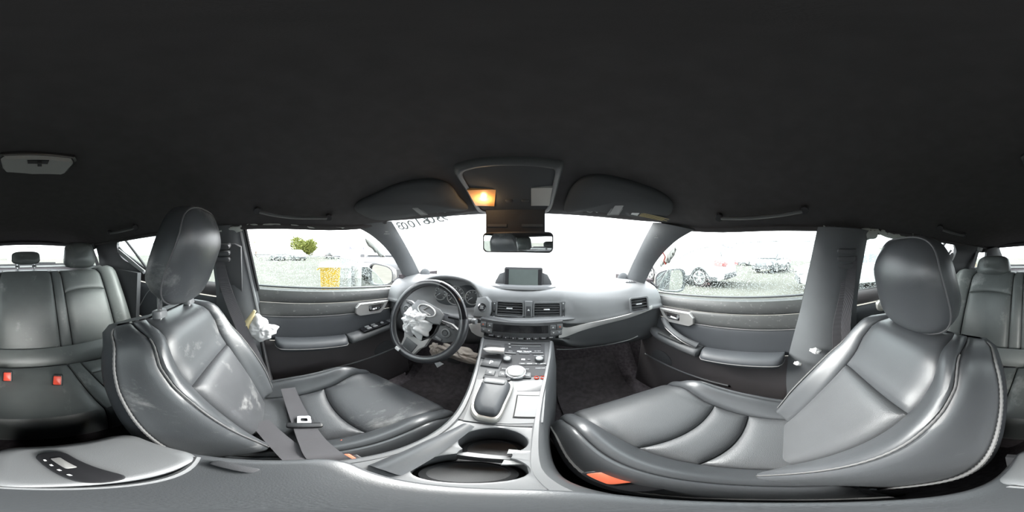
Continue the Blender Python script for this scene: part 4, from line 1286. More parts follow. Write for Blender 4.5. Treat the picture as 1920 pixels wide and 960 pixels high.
# body: top between y .275 and .69, sides all along
q = MB(); rows = []
for i in range(31):
    y = lerp(.272, .69, i / 30); l, r, z = cxl(y) + .016, cxr(y) - .016, cpl(y)
    rows.append([V((lerp(l, r, j / 8), y, z)) for j in range(9)])
q.sheet(rows, .01); q.build('console_top', 'plastic_mid', con)
for s, fx in ((-1, cxl), (1, cxr)):
    q = MB(); rows = []
    for i in range(41):
        y = lerp(-.17, .69, i / 40); x, z = fx(y), cpl(y)
        rows.append([V((x - s * .017, y, z - .002)), V((x - s * .014, y, z + .005)), V((x - s * .006, y, z + .006)), V((x, y, z - .004)), V((x + s * .006, y, z - .05)), V((x + s * .015, y, z - .15)), V((x + s * .02, y, .15)), V((x + s * .02, y, .02))])
    q.grid(rows); q.build('console_side', 'plastic_grey', con, angle=55)
q = MB(); q.sheet([[V((x, -.17, z)) for x in (-.10, 0, .09)] for z in (.02, .24, .458)], .01); q.build('console_end', 'plastic_dark', con)
# front wall that rises to the dash
q = MB(); q.sheet([[V((x, .69 + .01 * k, .5285)) for x in (-.15, 0, .14)] for k in (0, 5)], -.01); q.build('console_nose', 'plastic_mid', con)

# ---- audio face plate: slot, knobs, buttons and lettering
def stk(name, px, py, w, h, hgt, m, r=.003, bev=.0015, par=con, off=0.0):
    return MB().box(con_fr(px, py, off), w, h, -.004, hgt, r, bev).build(name, m, par)
fa = con_fr(984, 672)
face = MB()
A1 = [on_con(946, 644, .002), on_con(1021, 644, .002)]; A2 = [on_con(935, 704, .002), on_con(1022, 704, .002)]
face.sheet([[A1[0], A1[1]], [A2[0], A2[1]]], -.003); fp_ = face.build('audio_face', 'plastic_dark', con)
stk('disc_slot', 986, 647, .125, .006, .0035, 'seam', .001, 0, fp_)
stk('disc_slot_lip', 986, 650, .120, .002, .005, 'plastic_light', .001, 0, fp_)
q = MB(); text_into(q, 'LEXUS', .010, con_fr(983, 654).at(0, 0, .0028), .0004); q.build('maker_lettering', 'white_print', fp_)
q = MB(); text_into(q, 'SEEK TRACK', .010, con_fr(983, 660).at(0, 0, .0032), .0004, bold=.0004); q.build('button_lettering', 'white_print', fp_)
for px, txt in ((957, 'SCAN'), (983, ''), (1008, 'CD TEXT')):
    b_ = stk('audio_button', px, 663, .042, .007, .006, 'plastic_grey', .002, .001, fp_)
    if txt:
        q = MB(); text_into(q, txt, .006, con_fr(px, 661).at(0, .003, .0062), .0004); q.build('button_lettering', 'white_print', b_)
for px, txt in ((951, 'PWR VOL'), (1011, 'TUNE SCROLL')):
    f = con_fr(px, 675)
    k = MB().lathe([(.0165, -.002), (.0165, .010), (.014, .014), (.012, .013)], f, 24).build('audio_knob', 'plastic_mid', fp_)
    MB().lathe([(.0125, .0135), (.0105, .0150), (.003, .0150)], f, 20).build('knob_cap', 'plastic_light', k)
    q = MB(); text_into(q, txt, .006, f.at(0, .024, .0026), .0004); q.build('button_lettering', 'white_print', fp_)
for px, py, txt in ((980, 683, 'DISC'), (993, 683, 'MEDIA'), (1005, 683, '\u25c0'), (1018, 683, 'AM FM')):
    b_ = stk('audio_button', px, py, .026, .012, .004, 'plastic_mid', .002, .001, fp_)
    q = MB(); text_into(q, txt, .006, con_fr(px, py).at(0, 0, .0042), .0004, bold=.0002); q.build('button_lettering', 'white_print', b_)
for px, py in ((955, 646), (956, 652)):
    b_ = stk('audio_button', px, py, .012, .008, .005, 'plastic_grey', .002, .001, fp_)
    MB().lathe([(.0022, .005), (.0022, .0056)], con_fr(px, py), 8).build('button_lettering', 'white_print', b_)
stk('audio_button', 981, 675, .014, .009, .0045, 'white_print', .002, .001, fp_)
stk('audio_button', 992, 675, .010, .009, .0045, 'plastic_mid', .002, .001, fp_)
for px in (1006, 1018):   # socket pair with red rings
    f = con_fr(px, 709)
    k = MB().lathe([(.0075, -.002), (.0075, .005), (.0055, .006), (.0045, .003)], f, 18, cap1=False).build('socket_ring', 'red', fp_)
    MB().lathe([(.0046, .0), (.0042, .0035)], f, 14).build('socket', 'plastic_black', k)
q = MB(); text_into(q, 'PASSENGER', .006, con_fr(1013, 691).at(0, 0, .0026), .0004); q.build('button_lettering', 'white_print', fp_)

# ---- drive mode knob
f = con_fr(967, 700)
dk = MB().lathe([(.0345, -.004), (.0345, .008), (.031, .014), (.029, .014)], f, 36, cap1=False).build('mode_knob_ring', 'chrome', con)
MB().lathe([(.029, .004), (.0285, .016), (.024, .0205), (.004, .0215)], f, 32).build('mode_knob', 'silver', dk)
for px, py, txt in ((945, 692, 'ECO'), (986, 693, 'SPORT'), (990, 690, '')):
    q = MB()
    if txt: text_into(q, txt, .007, con_fr(px, py).at(0, 0, .003), .0004); q.build('button_lettering', 'white_print', con)
for px, py, txt in ((943, 703, 'EV'), (988, 705, 'TRC'), (919, 700, '\u25a0')):
    b_ = stk('console_button', px, py, .026 if px > 930 else .03, .028, .006, 'plastic_mid', .003, .0015)
    q = MB(); text_into(q, txt, .009, con_fr(px, py).at(0, 0, .0062), .0004, bold=.0002); q.build('button_lettering', 'white_print', b_)

# ---- shift lever in its gate
gate = MB(); gate.prism([(-.05, -.035), (.05, -.04), (.042, .045), (-.038, .045)], con_fr(922, 663), -.002, .004, .002)
gt = gate.build('shift_gate', 'plastic_dark', con)
MB().box(con_fr(925, 652), .058, .028, .0, .0055, .004).build('shift_slot', 'plastic_black', gt)
f = con_fr(930, 664)
kn = MB(); rows = []
kf = Fr(f(0, 0, .026), f.x, f.y)
for i in range(15):
    t = i / 14; x = lerp(-.048, .032, t); wv = .018 * sqrt(max(0, 1 - (1 - min(1, t / .45)) ** 2)) if t < .45 else .018; hv = .011 * (.4 + .6 * min(1, t / .5))
    wv = max(.002, wv)
    rows.append([kf(x, wv * cos(2*pi*j/14) - .004 * (1 - t), hv * sin(2*pi*j/14)) for j in range(14)])
kn.grid(rows, cu=True); kn.ngon(rows[0][::-1]); kn.ngon(rows[-1])
sk = kn.build('shift_knob', 'silver', con, angle=50)
MB().tube([f(.01, 0, 0), f(.01, 0, .022)], .008, 12).build('shift_stem', 'plastic_black', sk)
f = con_fr(921, 681)
b_ = MB().prism([(-.032, -.022), (.030, -.022), (.034, .022), (-.028, .022)], f, -.002, .006, .002).build('park_button', 'plastic_mid', con)
q = MB(); text_into(q, 'P', .026, f.at(0, 0, .0062), .0005, bold=.0006); q.build('button_lettering', 'white_print', b_)

# ---- remote-touch palm rest with silver surround
pl = [(890, 785), (882, 770), (886, 750), (897, 726), (905, 714), (930, 716), (957, 718), (962, 730), (950, 760), (939, 784), (927, 793), (905, 790)]
P3 = [on_con(*p) for p in pl]
P3 = smooth_path(P3, 4, True)
cc = sum(P3, V()) / len(P3)
q = MB()
def sc3(k, h): return [cc + (p - cc) * k + V((0, 0, h)) for p in P3]
q.grid([sc3(1.0, -.004), sc3(1.0, .010), sc3(.96, .016), sc3(.86, .016), sc3(.85, .008)], cu=True); pr = q.build('palm_rest_surround', 'champagne', con, angle=60)
q = MB(); q.grid([sc3(.855, .006), sc3(.84, .020), sc3(.78, .027), sc3(.5, .031), sc3(.1, .032)], cu=True); q.ngon(sc3(.1, .032)); q.build('palm_rest', 'leather_side', pr, angle=70)
f = con_fr(927, 726)
kq = MB().box(f.at(0, .004), .068, .034, .010, .030, .008, .004).build('touch_controller', 'plastic_mid', pr)
MB().box(f.at(0, .002, .0), .058, .022, .029, .034, .008, .003).build('touch_button', 'plastic_grey', kq)
MB().box(f.at(0, .030, .0), .080, .014, .006, .022, .004, .002).build('touch_lip', 'plastic_dark', pr)
# ---- display slot and square lidded tray
sl = MB(); s4 = [on_con(*p, .002) for p in ((972, 722), (1019, 722), (1018, 733), (970, 733))]
sl.ngon(s4); sl.slab([p + V((0, 0, -.003)) for p in s4], s4); sl.build('display_slot', 'piano_black', con)
for k, pts in enumerate((((969, 741), (1013, 742), (1008, 785), (961, 784)), ((971, 743), (1011, 744), (1006, 783), (964, 782)))):
    s4 = [on_con(*p, .0) for p in pts]
    q = MB(); q.slab([p + V((0, 0, -.004)) for p in s4], [p + V((0, 0, .0025 + .002 * k)) for p in s4]); q.build('tray_lid' if k else 'tray_gap', 'plastic_grey' if k else 'seam', con)
# pale panel around these (the light upper console skin)
sk4 = [on_con(*p, .0012) for p in ((894, 711), (1024, 711), (1018, 792), (868, 788))]
q = MB(); q.slab([p + V((0, 0, -.003)) for p in sk4], sk4); q.build('console_skin', 'plastic_grey', con)

# ---- cup holders
CZ = .459
cA, cB, cr = V((.004, .215, CZ)), (V((.006, .123, CZ))), .047
ctr = (cA + cB) / 2
outer, inner = [], []
for i in range(72):
    a = 2 * pi * i / 72; d = V((cos(a), sin(a), 0))
    # inner: union of the two discs
    best = 0
    for c_ in (cA, cB):
        oc = ctr - c_; bb = oc.dot(d); disc = bb * bb - (oc.dot(oc) - cr * cr)
        if disc > 0: best = max(best, -bb + sqrt(disc))
    best = max(best, .030)
    inner.append(ctr + d * best)
    # outer: console rectangle
    x0, x1, y0, y1 = -.074, .060, .045, .276
    t = min((x1 - ctr.x) / d.x if d.x > 1e-6 else 9, (x0 - ctr.x) / d.x if d.x < -1e-6 else 9, (y1 - ctr.y) / d.y if d.y > 1e-6 else 9, (y0 - ctr.y) / d.y if d.y < -1e-6 else 9)
    outer.append(ctr + d * t)
q = MB(); q.grid([outer, [lerp(o, i, .85) + V((0, 0, .002)) for o, i in zip(outer, inner)], inner, [p + V((0, 0, -.006)) for p in inner]], cu=True)
cs = q.build('cup_surround', 'plastic_grey', con, angle=50)
q = MB(); q.grid([[p + V((0, 0, -.005)) for p in inner], [ctr + (p - ctr) * .97 + V((0, 0, -.075)) for p in inner]], cu=True); q.ngon([ctr + (p - ctr) * .97 + V((0, 0, -.075)) for p in inner]); q.build('cup_well', 'plastic_mid', cs)
for c_, dep in ((cA, -.072), (cB, -.060)):
    MB().lathe([(.040, dep - .01), (.040, dep), (.034, dep + .003), (.033, dep + .001), (.01, dep)], Fr(c_, (1, 0, 0), (0, 1, 0)), 32).build('cup_mat', 'plastic_mid', cs)
q = MB(); q.prism([(-.044, -.006), (.040, -.006), (.040, .006), (-.03, .008)], Fr((.012, .169, CZ - .060), (1, 0, 0), (0, 1, 0)), 0, .040, .003); q.build('cup_divider', 'plastic_grey', cs)
for y in (.150, .186): MB().prism([(-.012, -.008), (.008, -.005), (.008, .005), (-.012, .008)], Fr((.040, y, CZ - .012), (1, 0, 0), (0, 1, 0)), -.006, .004, .002).build('cup_finger', 'plastic_light', cs)
# raised pad strip beside the cup holders
A = smooth_path([on_con(*p, .012) for p in ((752, 892), (800, 866), (850, 832), (890, 800))], 6); Bq = smooth_path([on_con(*p, .004) for p in ((690, 872), (740, 852), (800, 825), (866, 795))], 6)
q = MB(); q.sheet([A, [lerp(a, b, .4) + V((0, 0, .010)) for a, b in zip(A, Bq)], [lerp(a, b, .8) + V((0, 0, .008)) for a, b in zip(A, Bq)], Bq], .012); q.build('console_pad', 'leather_clean', con, angle=60)

# ---- armrest lid: padded front and harder rear plate
def lid(x0, x1, y0, y1, z, th, rad, m, name, par, crown=.006):
    po = rrect(x1 - x0, y1 - y0, rad, 8)
    fr = Fr(((x0 + x1) / 2, (y0 + y1) / 2, z), (1, 0, 0), (0, 1, 0))
    q = MB(); k = [1.0, 1.0, .985, .95, .8, .5, .15]; h = [-th, -th * .35, -.004, 0, crown * .6, crown, crown * 1.05]
    rows = [[fr(p[0] * kk, p[1] * kk, hh) for p in po] for kk, hh in zip(k, h)]
    q.grid(rows, cu=True); q.ngon(rows[0][::-1]); q.ngon(rows[-1])
    return q.build(name, m, par, angle=60)
ld = lid(-.087, .078, -.178, .062, .512, .055, .03, 'leather_clean', 'armrest_lid', con, .004)
pt = lid(-.084, .074, -.170, -.060, .524, .014, .025, 'plastic_grey', 'armrest_plate', con, .002)
q = MB(); q.tube([V((x, -.052 - .012 * ((x + .005) / .07) ** 2, .519)) for x in [-.075 + .14 * i / 12 for i in range(13)]], .0035, 8); q.build('armrest_piping', 'plastic_grey', con)
lf = Fr((.0165, -.106, .5265), (-.017, .10, 0), (-1, -.17, 0))
if lf.n.z < 0: lf = Fr(lf.o, lf.x, -lf.y)
lt = MB().box(lf, .088, .030, 0, .005, .012, .002).build('latch_plate', 'plastic_black', pt)
MB().box(lf.at(-.012, .0), .030, .009, .004, .007, .002, .001).build('latch_window', 'silver', lt)
for k in range(4): MB().box(lf.at(-.024 + .014 * k, -.010), .004, .002, .004, .006).build('latch_mark', 'white_print', lt)
lb = MB().box(Fr((-.060, -.028, .518), (.5, 1, 0), (-1, .5, 0)), .040, .014, -.002, .004, .004, .002).build('latch_button', 'plastic_dark', ld)

# ================================================================== OVERHEAD
def on_roof(px, py, off=.004):
    d = ray(px, py); a, b = .05, 2.0
    f = lambda t: Hz((CAM + d * t).x, min(.6, (CAM + d * t).y)) - (CAM + d * t).z
    for _ in range(50):
        m_ = (a + b) / 2
        if f(m_) > 0: a = m_
        else: b = m_
    p = CAM + d * a
    return p + V((0, 0, -off))
ov = thing('overhead_console', 'grey trapezoid overhead console with amber map light between the sun visors', 'overhead console', on_roof(955, 340))
pts = [(850, 316), (870, 302), (910, 295), (955, 293), (1000, 294), (1040, 299), (1057, 306), (1050, 335), (1042, 365), (1030, 392), (1000, 396), (955, 397), (905, 395), (890, 385), (872, 352)]
P0 = smooth_path([on_roof(*p, -.002) for p in pts], 4, True)
c_ = sum(P0, V()) / len(P0)
def sc0(k, h): return [c_ + (p - c_) * k + V((0, 0, -h)) for p in P0]
q = MB(); q.grid([sc0(1.0, -.004), sc0(1.0, .006), sc0(.97, .014), sc0(.93, .018), sc0(.86, .016)], cu=True); q.build('console_rim', 'plastic_mid', ov, angle=60)
q = MB(); q.grid([sc0(.875, .008), sc0(.86, .013), sc0(.4, .015)], cu=True); q.ngon(sc0(.4, .015)); q.build('console_panel', 'visor_fabric', ov)
for s4, m, nm in ((((876, 346), (930, 345), (927, 377), (892, 376)), 'amber_lens', 'map_light'), (((996, 342), (1036, 341), (1030, 376), (996, 376)), 'lens', 'map_light')):
    a4 = [on_roof(*p, .019) for p in s4]
    q = MB(); q.slab([p + V((0, 0, .008)) for p in a4], a4); lq = q.build(nm, m, ov)
    if m == 'amber_lens':
        ld_ = bpy.data.lights.new('map_bulb', 'POINT'); ld_.energy = .04; ld_.color = (1, .62, .3); ld_.shadow_soft_size = .01
        lo_ = bpy.data.objects.new('map_bulb', ld_); COL.objects.link(lo_); lo_.parent = ov; lo_.location = sum(a4, V()) / 4 + V((0, 0, -.012)) - ov.location
for px in (955, 985):
    f = Fr(on_roof(px, 366, .016), (1, 0, 0), (0, -1, .2))
    if f.n.z > 0: f = Fr(f.o, -f.x, f.y)
    MB().box(f, .022, .012, 0, .006, .003, .002).build('light_switch', 'plastic_mid', ov)
# sunglass-case / sensor box hanging behind the mirror
a4 = [(911, 384), (1021, 384), (1021, 420), (911, 420)]
q = MB()
bt = [at(911, 380, y=.545), at(1022, 380, y=.545), at(1022, 436, y=.575), at(911, 436, y=.575)]
bb = [p + V((0, .055, .02)) for p in bt]
q.slab(bb, bt); sb_ = q.build('sensor_box', 'plastic_dark', ov, angle=20)
for x0, x1 in ((914, 950), (978, 1018)):
    r4 = [at(x0, 420, y=.562), at(x1, 420, y=.562), at(x1, 425, y=.565), at(x0, 425, y=.565)]
    q = MB(); q.slab([p + V((0, .006, 0)) for p in r4], r4); q.build('box_seam', 'plastic_mid', sb_)

# rear-view mirror
mr = thing('rear_view_mirror', 'wide rear-view mirror in a dark frame hanging below the overhead console', 'mirror', at(970, 475, y=.56))
mc = at(969, 454, y=.555); nrm = (V((-.30, -.1, .86)) - mc).normalized()
mc = mc + V((0, 0, 0))
mf = Fr(mc, V((1, -.10, 0)), (0, -.055, 1))
if mf.n.y > 0: mf = Fr(mf.o, -mf.x, mf.y)
def mshape(w, h):
    return [(x, y * (1 - .0 * x) + .004 * (1 - (2 * x / w) ** 2) * (1 if y < 0 else .6) * (-1 if y < 0 else 1)) for x, y in rrect(w, h, .016, 6)]
q = MB(); q.grid([[mf(x * .75, y * .6, -.03) for x, y in mshape(.248, .070)], [mf(x, y, -.008) for x, y in mshape(.248, .070)], [mf(x, y, .002) for x, y in mshape(.248, .070)], [mf(x * .965, y * .88, .003) for x, y in mshape(.248, .070)]], cu=True)
q.ngon([mf(x * .75, y * .6, -.03) for x, y in mshape(.248, .070)]); q.build('mirror_frame', 'plastic_mid', mr)
q = MB(); q.ngon([mf(x * .968, y * .89, .0015) for x, y in mshape(.248, .070)]); q.build('mirror_glass', 'mirror', mr, smooth=False)
MB().tube([mf(0, 0, -.02), mf(0, .05, -.045), mf(0, .10, -.03)], .010, 10).build('mirror_stem', 'plastic_dark', mr)

# sun visors
def visor(pts, label, clip, bar, lab=None):
    P0 = smooth_path([on_roof(*p, .004) for p in pts], 4, True); c_ = sum(P0, V()) / len(P0)
    root = thing('sun_visor', label, 'sun visor', c_)
    def sc(k, h): return [c_ + (p - c_) * k + V((0, 0, -h)) for p in P0]
    q = MB(); q.grid([sc(.96, -.004), sc(1.0, .004), sc(1.0, .010), sc(.97, .016), sc(.6, .018), sc(.1, .018)], cu=True); q.ngon(sc(.1, .018)); q.ngon(sc(.96, -.004)[::-1])
    q.build('visor_body', 'visor_fabric', root, angle=60)
    r4 = [on_roof(*p, .026) for p in bar]; q = MB(); q.slab([p + V((0, 0, .006)) for p in r4], r4); vb = q.build('vanity_cover', 'plastic_mid', root, angle=20)
    m4 = sum(r4, V()) / 4; r5 = [m4 + (p - m4) * .7 + V((0, 0, -.002)) for p in r4]; q = MB(); q.slab([p + V((0, 0, .003)) for p in r5], r5); q.build('vanity_slide', 'plastic_grey', vb, angle=20)
    MB().tube(smooth_path([on_roof(*p, .016) for p in clip], 4), .003, 6).build('visor_clip', 'plastic_light', root)
    if lab:
        r4 = [on_roof(*p, .0235) for p in lab]; q = MB(); q.slab([p + V((0, 0, .0006)) for p in r4], r4); wl = q.build('warning_label', 'plastic_dark', root, smooth=False)
        for k in range(4):
            t0 = .12 + .22 * k
            a = [lerp(lerp(r4[0], r4[1], u), lerp(r4[3], r4[2], u), v) + V((0, 0, -.0006)) for u, v in ((.24, t0), (.97 - .1 * (k % 2), t0), (.97 - .1 * (k % 2), t0 + .10), (.24, t0 + .10))]
            q = MB(); q.ngon(a); q.build('label_line', 'yellow_label', wl, smooth=False)
        a = [lerp(lerp(r4[0], r4[1], u), lerp(r4[3], r4[2], u), v) + V((0, 0, -.0006)) for u, v in ((.03, .1), (.2, .1), (.2, .9), (.03, .9))]
        q = MB(); q.ngon(a); q.build('label_symbol', 'white_print', wl, smooth=False)
    return root
visor([(664, 384), (700, 362), (745, 342), (785, 334), (820, 334), (846, 344), (862, 366), (878, 385), (850, 388), (800, 393), (742, 404), (700, 404)],
      "driver's dark sun visor folded up against the headliner", [(820, 391), (828, 387), (834, 390), (842, 386)], ((762, 371), (778, 369), (803, 391), (790, 393)),
      ((742, 384), (762, 380), (768, 390), (748, 396)))
visor([(1060, 390), (1064, 360), (1082, 335), (1110, 325), (1150, 328), (1200, 342), (1240, 358), (1262, 378), (1250, 398), (1200, 399), (1150, 392), (1100, 387)],
      'passenger sun visor folded up, with a yellow-lined warning label', [(1098, 386), (1106, 390), (1114, 387), (1120, 390)], ((1152, 367), (1177, 366), (1160, 391), (1138, 391)),
      ((1186, 382), (1258, 399), (1250, 406), (1180, 391)))

# grab handles
def on_wall(px, py, x): return at(px, py, x=x)
def grab(pts, label, m='plastic_mid', r=.010, lower=False):
    P = smooth_path([on_roof(*p, .024) for p in pts], 6)
    root = thing('grab_handle', label, 'grab handle', P[len(P) // 2])
    MB().tube(P, [r * (.85 + .15 * sin(pi * i / (len(P) - 1))) for i in range(len(P))], 10, flat=.6).build('handle_bar', m, root)
    for e, k in ((P[0], P[1]), (P[-1], P[-2])):
        d = (e - k).normalized(); pr_ = e + d * .006
        MB().tube([pr_, lerp(pr_, CAM, -.045) + V((0, 0, .012))], r * 1.25, 8).build('handle_mount', 'plastic_dark', root)
    return root
grab([(486, 385), (520, 392), (560, 396), (613, 397)], "long grab handle above the driver's door window")
grab([(1352, 396), (1400, 395), (1455, 390), (1504, 382)], 'long grab handle above the front passenger window')
MB_ = grab([(207, 430), (222, 427), (252, 419)], "short rear grab handle above the driver's-side rear window", r=.012)
grab([(1764, 420), (1785, 428), (1806, 434)], 'short rear grab handle above the passenger-side rear window', r=.012)

# dome light
dm_pts = [(-2, 292), (6, 286), (70, 285), (136, 291), (140, 298), (124, 316), (118, 318), (60, 317), (8, 313), (2, 306)]
P0 = [on_roof(p[0] % 1920, p[1], .002) for p in dm_pts]; c_ = sum(P0, V()) / len(P0)
dm = thing('dome_light', 'pale trapezoid ceiling lamp with sliding switch over the rear seat', 'dome light', c_)
def scd(k, h): return [c_ + (p - c_) * k + V((0, 0, -h)) for p in P0]
q = MB(); q.grid([scd(1.06, -.004), scd(1.06, .004), scd(1.0, .008)], cu=True); q.ngon(scd(1.0, .008)); q.build('lamp_base', 'plastic_black', dm, angle=30)
q = MB(); q.grid([scd(.96, .004), scd(.95, .014), scd(.90, .018)], cu=True); q.ngon(scd(.90, .018)); q.build('lamp_lens', 'lens', dm, angle=30)
a4 = [on_roof(p[0], p[1], .022) for p in ((51, 288), (92, 288), (89, 295), (52, 294))]; q = MB(); q.slab([p + V((0, 0, .006)) for p in a4], a4); sw_ = q.build('switch_plate', 'plastic_black', dm, angle=20)
a4 = [on_roof(p[0], p[1], .026) for p in ((70, 290), (78, 290), (78, 297), (70, 297))]; q = MB(); q.slab([p + V((0, 0, .006)) for p in a4], a4); q.build('slide_switch', 'plastic_dark', dm, angle=20)
# ================================================================== BELTS, CLOTH AND SMALL THINGS
def ribbon(mb, path, wdir, w, th=.0015, n=4, sm=6):
    P = smooth_path(path, sm); m_ = len(P); rows = []
    wd = [V(d) for d in wdir] if isinstance(wdir, list) else [V(wdir)] * len(path)
    for i, p in enumerate(P):
        t = i / (m_ - 1) * (len(path) - 1); k = min(len(path) - 2, int(t)); d = lerp(wd[k], wd[k + 1], t - k).normalized()
        tg = (P[min(i + 1, m_ - 1)] - P[max(i - 1, 0)]).normalized(); d = (d - tg * d.dot(tg)).normalized()
        rows.append([p + d * (w * (j / n - .5)) for j in range(n + 1)])
    mb.sheet(rows, th)
    return P, rows
def tongue(fr, parent):
    q = MB(); q.box(fr, .075, .022, -.004, .006, .008, .003); t = q.build('tongue_body', 'plastic_black', parent)
    ro, ri = rrect(.030, .036, .004, 3), rrect(.016, .016, .003, 3)
    f2 = fr.at(0, .026)
    q = MB(); q.grid([[f2(*p, 0) for p in ro], [f2(*p, .003) for p in ro], [f2(*p, .003) for p in ri], [f2(*p, 0) for p in ri]], cu=True, cv=True); q.build('tongue_plate', 'chrome', t)
    return t
# driver's belt
b1 = thing('seat_belt', "driver's dark belt webbing with chrome tongue lying slack over the seat cushion", 'seat belt', (-.40, .05, .33))
q = MB()
ribbon(q, [V((-.618, -.235, .925)), V((-.622, -.21, .80)), at(452, 612, x=-.592), at(474, 660, x=-.578), at(494, 705, x=-.560), at(502, 745, x=-.50), at(492, 785, x=-.40)], [(0, 1, 0), (0, 1, .1), (-.2, 1, .3), (-.4, 1, .4), (-.5, 1, .5), (-.6, .8, .3), (-.3, 1, .5)], .046); q.build('shoulder_webbing', 'belt', b1)
q = MB(); ribbon(q, [at(487, 790, z=.352), at(510, 815, z=.350), at(535, 838, z=.362), at(566, 860, z=.400), at(592, 872, z=.385)], (0, 1, 0), .044); q.build('lap_webbing', 'belt', b1)
q = MB(); P, _ = ribbon(q, [at(540, 728, z=.378), at(552, 760, z=.352), at(568, 795, z=.352), at(585, 826, z=.362), at(607, 853, z=.402), at(628, 868, z=.385)], (0, 1, 0), .046); q.build('lap_webbing', 'belt', b1)
c_ = at(571, 798, z=.358); tongue(Fr(c_, (.15, 1, 0), (-1, .15, 0)), b1)
# belt guides on the middle pillars
def guide(s, label):
    c_ = V((s * .600, -.212, .93)); root = thing('belt_guide', label, 'belt guide', c_)
    f = Fr(c_, (0, s, 0), (-s * .29, 0, 1)); 
    if f.n.x * s > 0: f = Fr(f.o, -f.x, f.y)
    for k in range(3):
        MB().box(f.at(0, .03 - .028 * k, .0), .075 - .004 * k, .020, -.02, .018 - .003 * k, .009, .006).build('guide_sleeve', 'plastic_mid', root)
    return root
guide(-1, "stepped plastic shoulder belt guide on the driver's side pillar")
guide(1, 'stepped plastic shoulder belt guide on the passenger side pillar')
b2 = thing('seat_belt', 'front passenger belt webbing hanging down along the pillar', 'seat belt', (.61, -.22, .55))
q = MB(); ribbon(q, [V((.597, -.232, .95)), V((.618, -.225, .80)), V((.628, -.20, .66)), V((.632, -.20, .50)), V((.63, -.21, .30))], (0, 1, 0), .058); q.build('shoulder_webbing', 'belt', b2)
q = MB(); ribbon(q, [V((.592, -.238, .94)), V((.600, -.238, .90)), V((.614, -.232, .80)), V((.622, -.22, .66)), V((.626, -.225, .52))], [(0, 1, 0), (0, 1, .0), (.1, 1, 0), (.2, 1, 0), (.2, 1, 0)], .036); q.build('shoulder_webbing', 'belt', b2)
b3 = thing('seat_belt', 'rear belt with chrome tongue hanging down the rear bench backrest', 'seat belt', (.22, -.8, .45))
q = MB(); ribbon(q, [at(1902, 512, y=-1.03), at(1904, 535, y=-.985), at(1898, 600, y=-.89), at(1893, 650, y=-.79), at(1892, 686, y=-.70)], (1, 0, 0), .05); q.build('webbing', 'belt', b3)
tongue(Fr(at(1893, 690, y=-.68), (1, 0, 0), (0, .3, -1)), b3)
for sx, lab in ((-1, "dark rear outboard belt strap by the tailgate pillar behind the driver"), (1, 'dark rear outboard belt strap by the tailgate pillar behind the passenger')):
    bb = thing('seat_belt', lab, 'seat belt', (sx * .55, -1.12, .82))
    q = MB(); ribbon(q, [V((sx * .535, -1.20, 1.0)), V((sx * .545, -1.17, .93)), V((sx * .55, -1.12, .85)), V((sx * .54, -1.08, .80))], (0, 1, .2), .05); q.build('webbing', 'belt', bb)
    MB().box(Fr((sx * .54, -1.21, .995), (0, 1, 0), (sx, 0, .4)), .07, .05, -.015, .015, .01, .004).build('strap_guide', 'plastic_light', bb)

# curtain airbag cloth peeking out along the roof rails
def drape(pts, w, seed, label, m='curtain', amp=.012):
    q = MB(); P = smooth_path(pts, 8); rows = []
    for i, p in enumerate(P):
        t = i / (len(P) - 1); ww = w * (.35 + .65 * sin(pi * min(1, max(0, t))) ** .6) * (1 + .35 * NZ.noise(V((t * 6, seed, 0))))
        inw = (CAM - p); inw.z = 0; inw.normalize()
        row = []
        for j in range(7):
            v = j / 6
            row.append(p + V((0, 0, -ww * v)) + inw * (.012 * sin(pi * v) + amp * NZ.noise(V((t * 14, v * 2.5, seed))) * (.3 + v)))
        rows.append(row)
    q.sheet(rows, .002)
    return tag(q.build('curtain_airbag', m, angle=180), label, 'airbag')
drape([V((-.600, -.10, 1.052)), V((-.602, .02, 1.052)), V((-.602, .16, 1.05)), V((-.60, .30, 1.046))], .022, 1.3, "pale curtain airbag edge sagging along the top of the driver's window")
drape([V((-.598, -.30, 1.052)), V((-.598, -.24, 1.05)), V((-.60, -.17, 1.05)), V((-.60, -.10, 1.052))], .036, 2.7, "bunched pale curtain airbag cloth above the driver's middle pillar")
drape([V((.598, -.13, 1.05)), V((.596, -.20, 1.05)), V((.594, -.27, 1.05)), V((.592, -.35, 1.052))], .060, 4.4, 'bunched pale curtain airbag cloth above the passenger middle pillar')
drape([V((.594, -.34, 1.05)), V((.594, -.42, 1.05)), V((.592, -.52, 1.05)), V((.59, -.60, 1.05))], .040, 6.1, 'pale curtain airbag strip along the passenger rear window top')
drape([at(685, 446, x=-.600), at(698, 455, x=-.618), at(710, 466, x=-.632), at(722, 478, x=-.645)], .035, 7.7, "frayed pale airbag cloth under the driver's windscreen pillar")
drape([at(1268, 462, x=.612), at(1258, 470, x=.625), at(1248, 480, x=.637), at(1238, 490, x=.648)], .045, 8.9, 'frayed pale airbag cloth under the passenger windscreen pillar')
q = MB(); q.tube(smooth_path([at(1243, 474, x=.60), at(1247, 482, x=.61), at(1245, 489, x=.62), at(1249, 496, x=.63)], 4), .003, 6)
tag(q.build('red_cord', 'red'), 'thin red cord hanging from the frayed airbag cloth', 'cord')

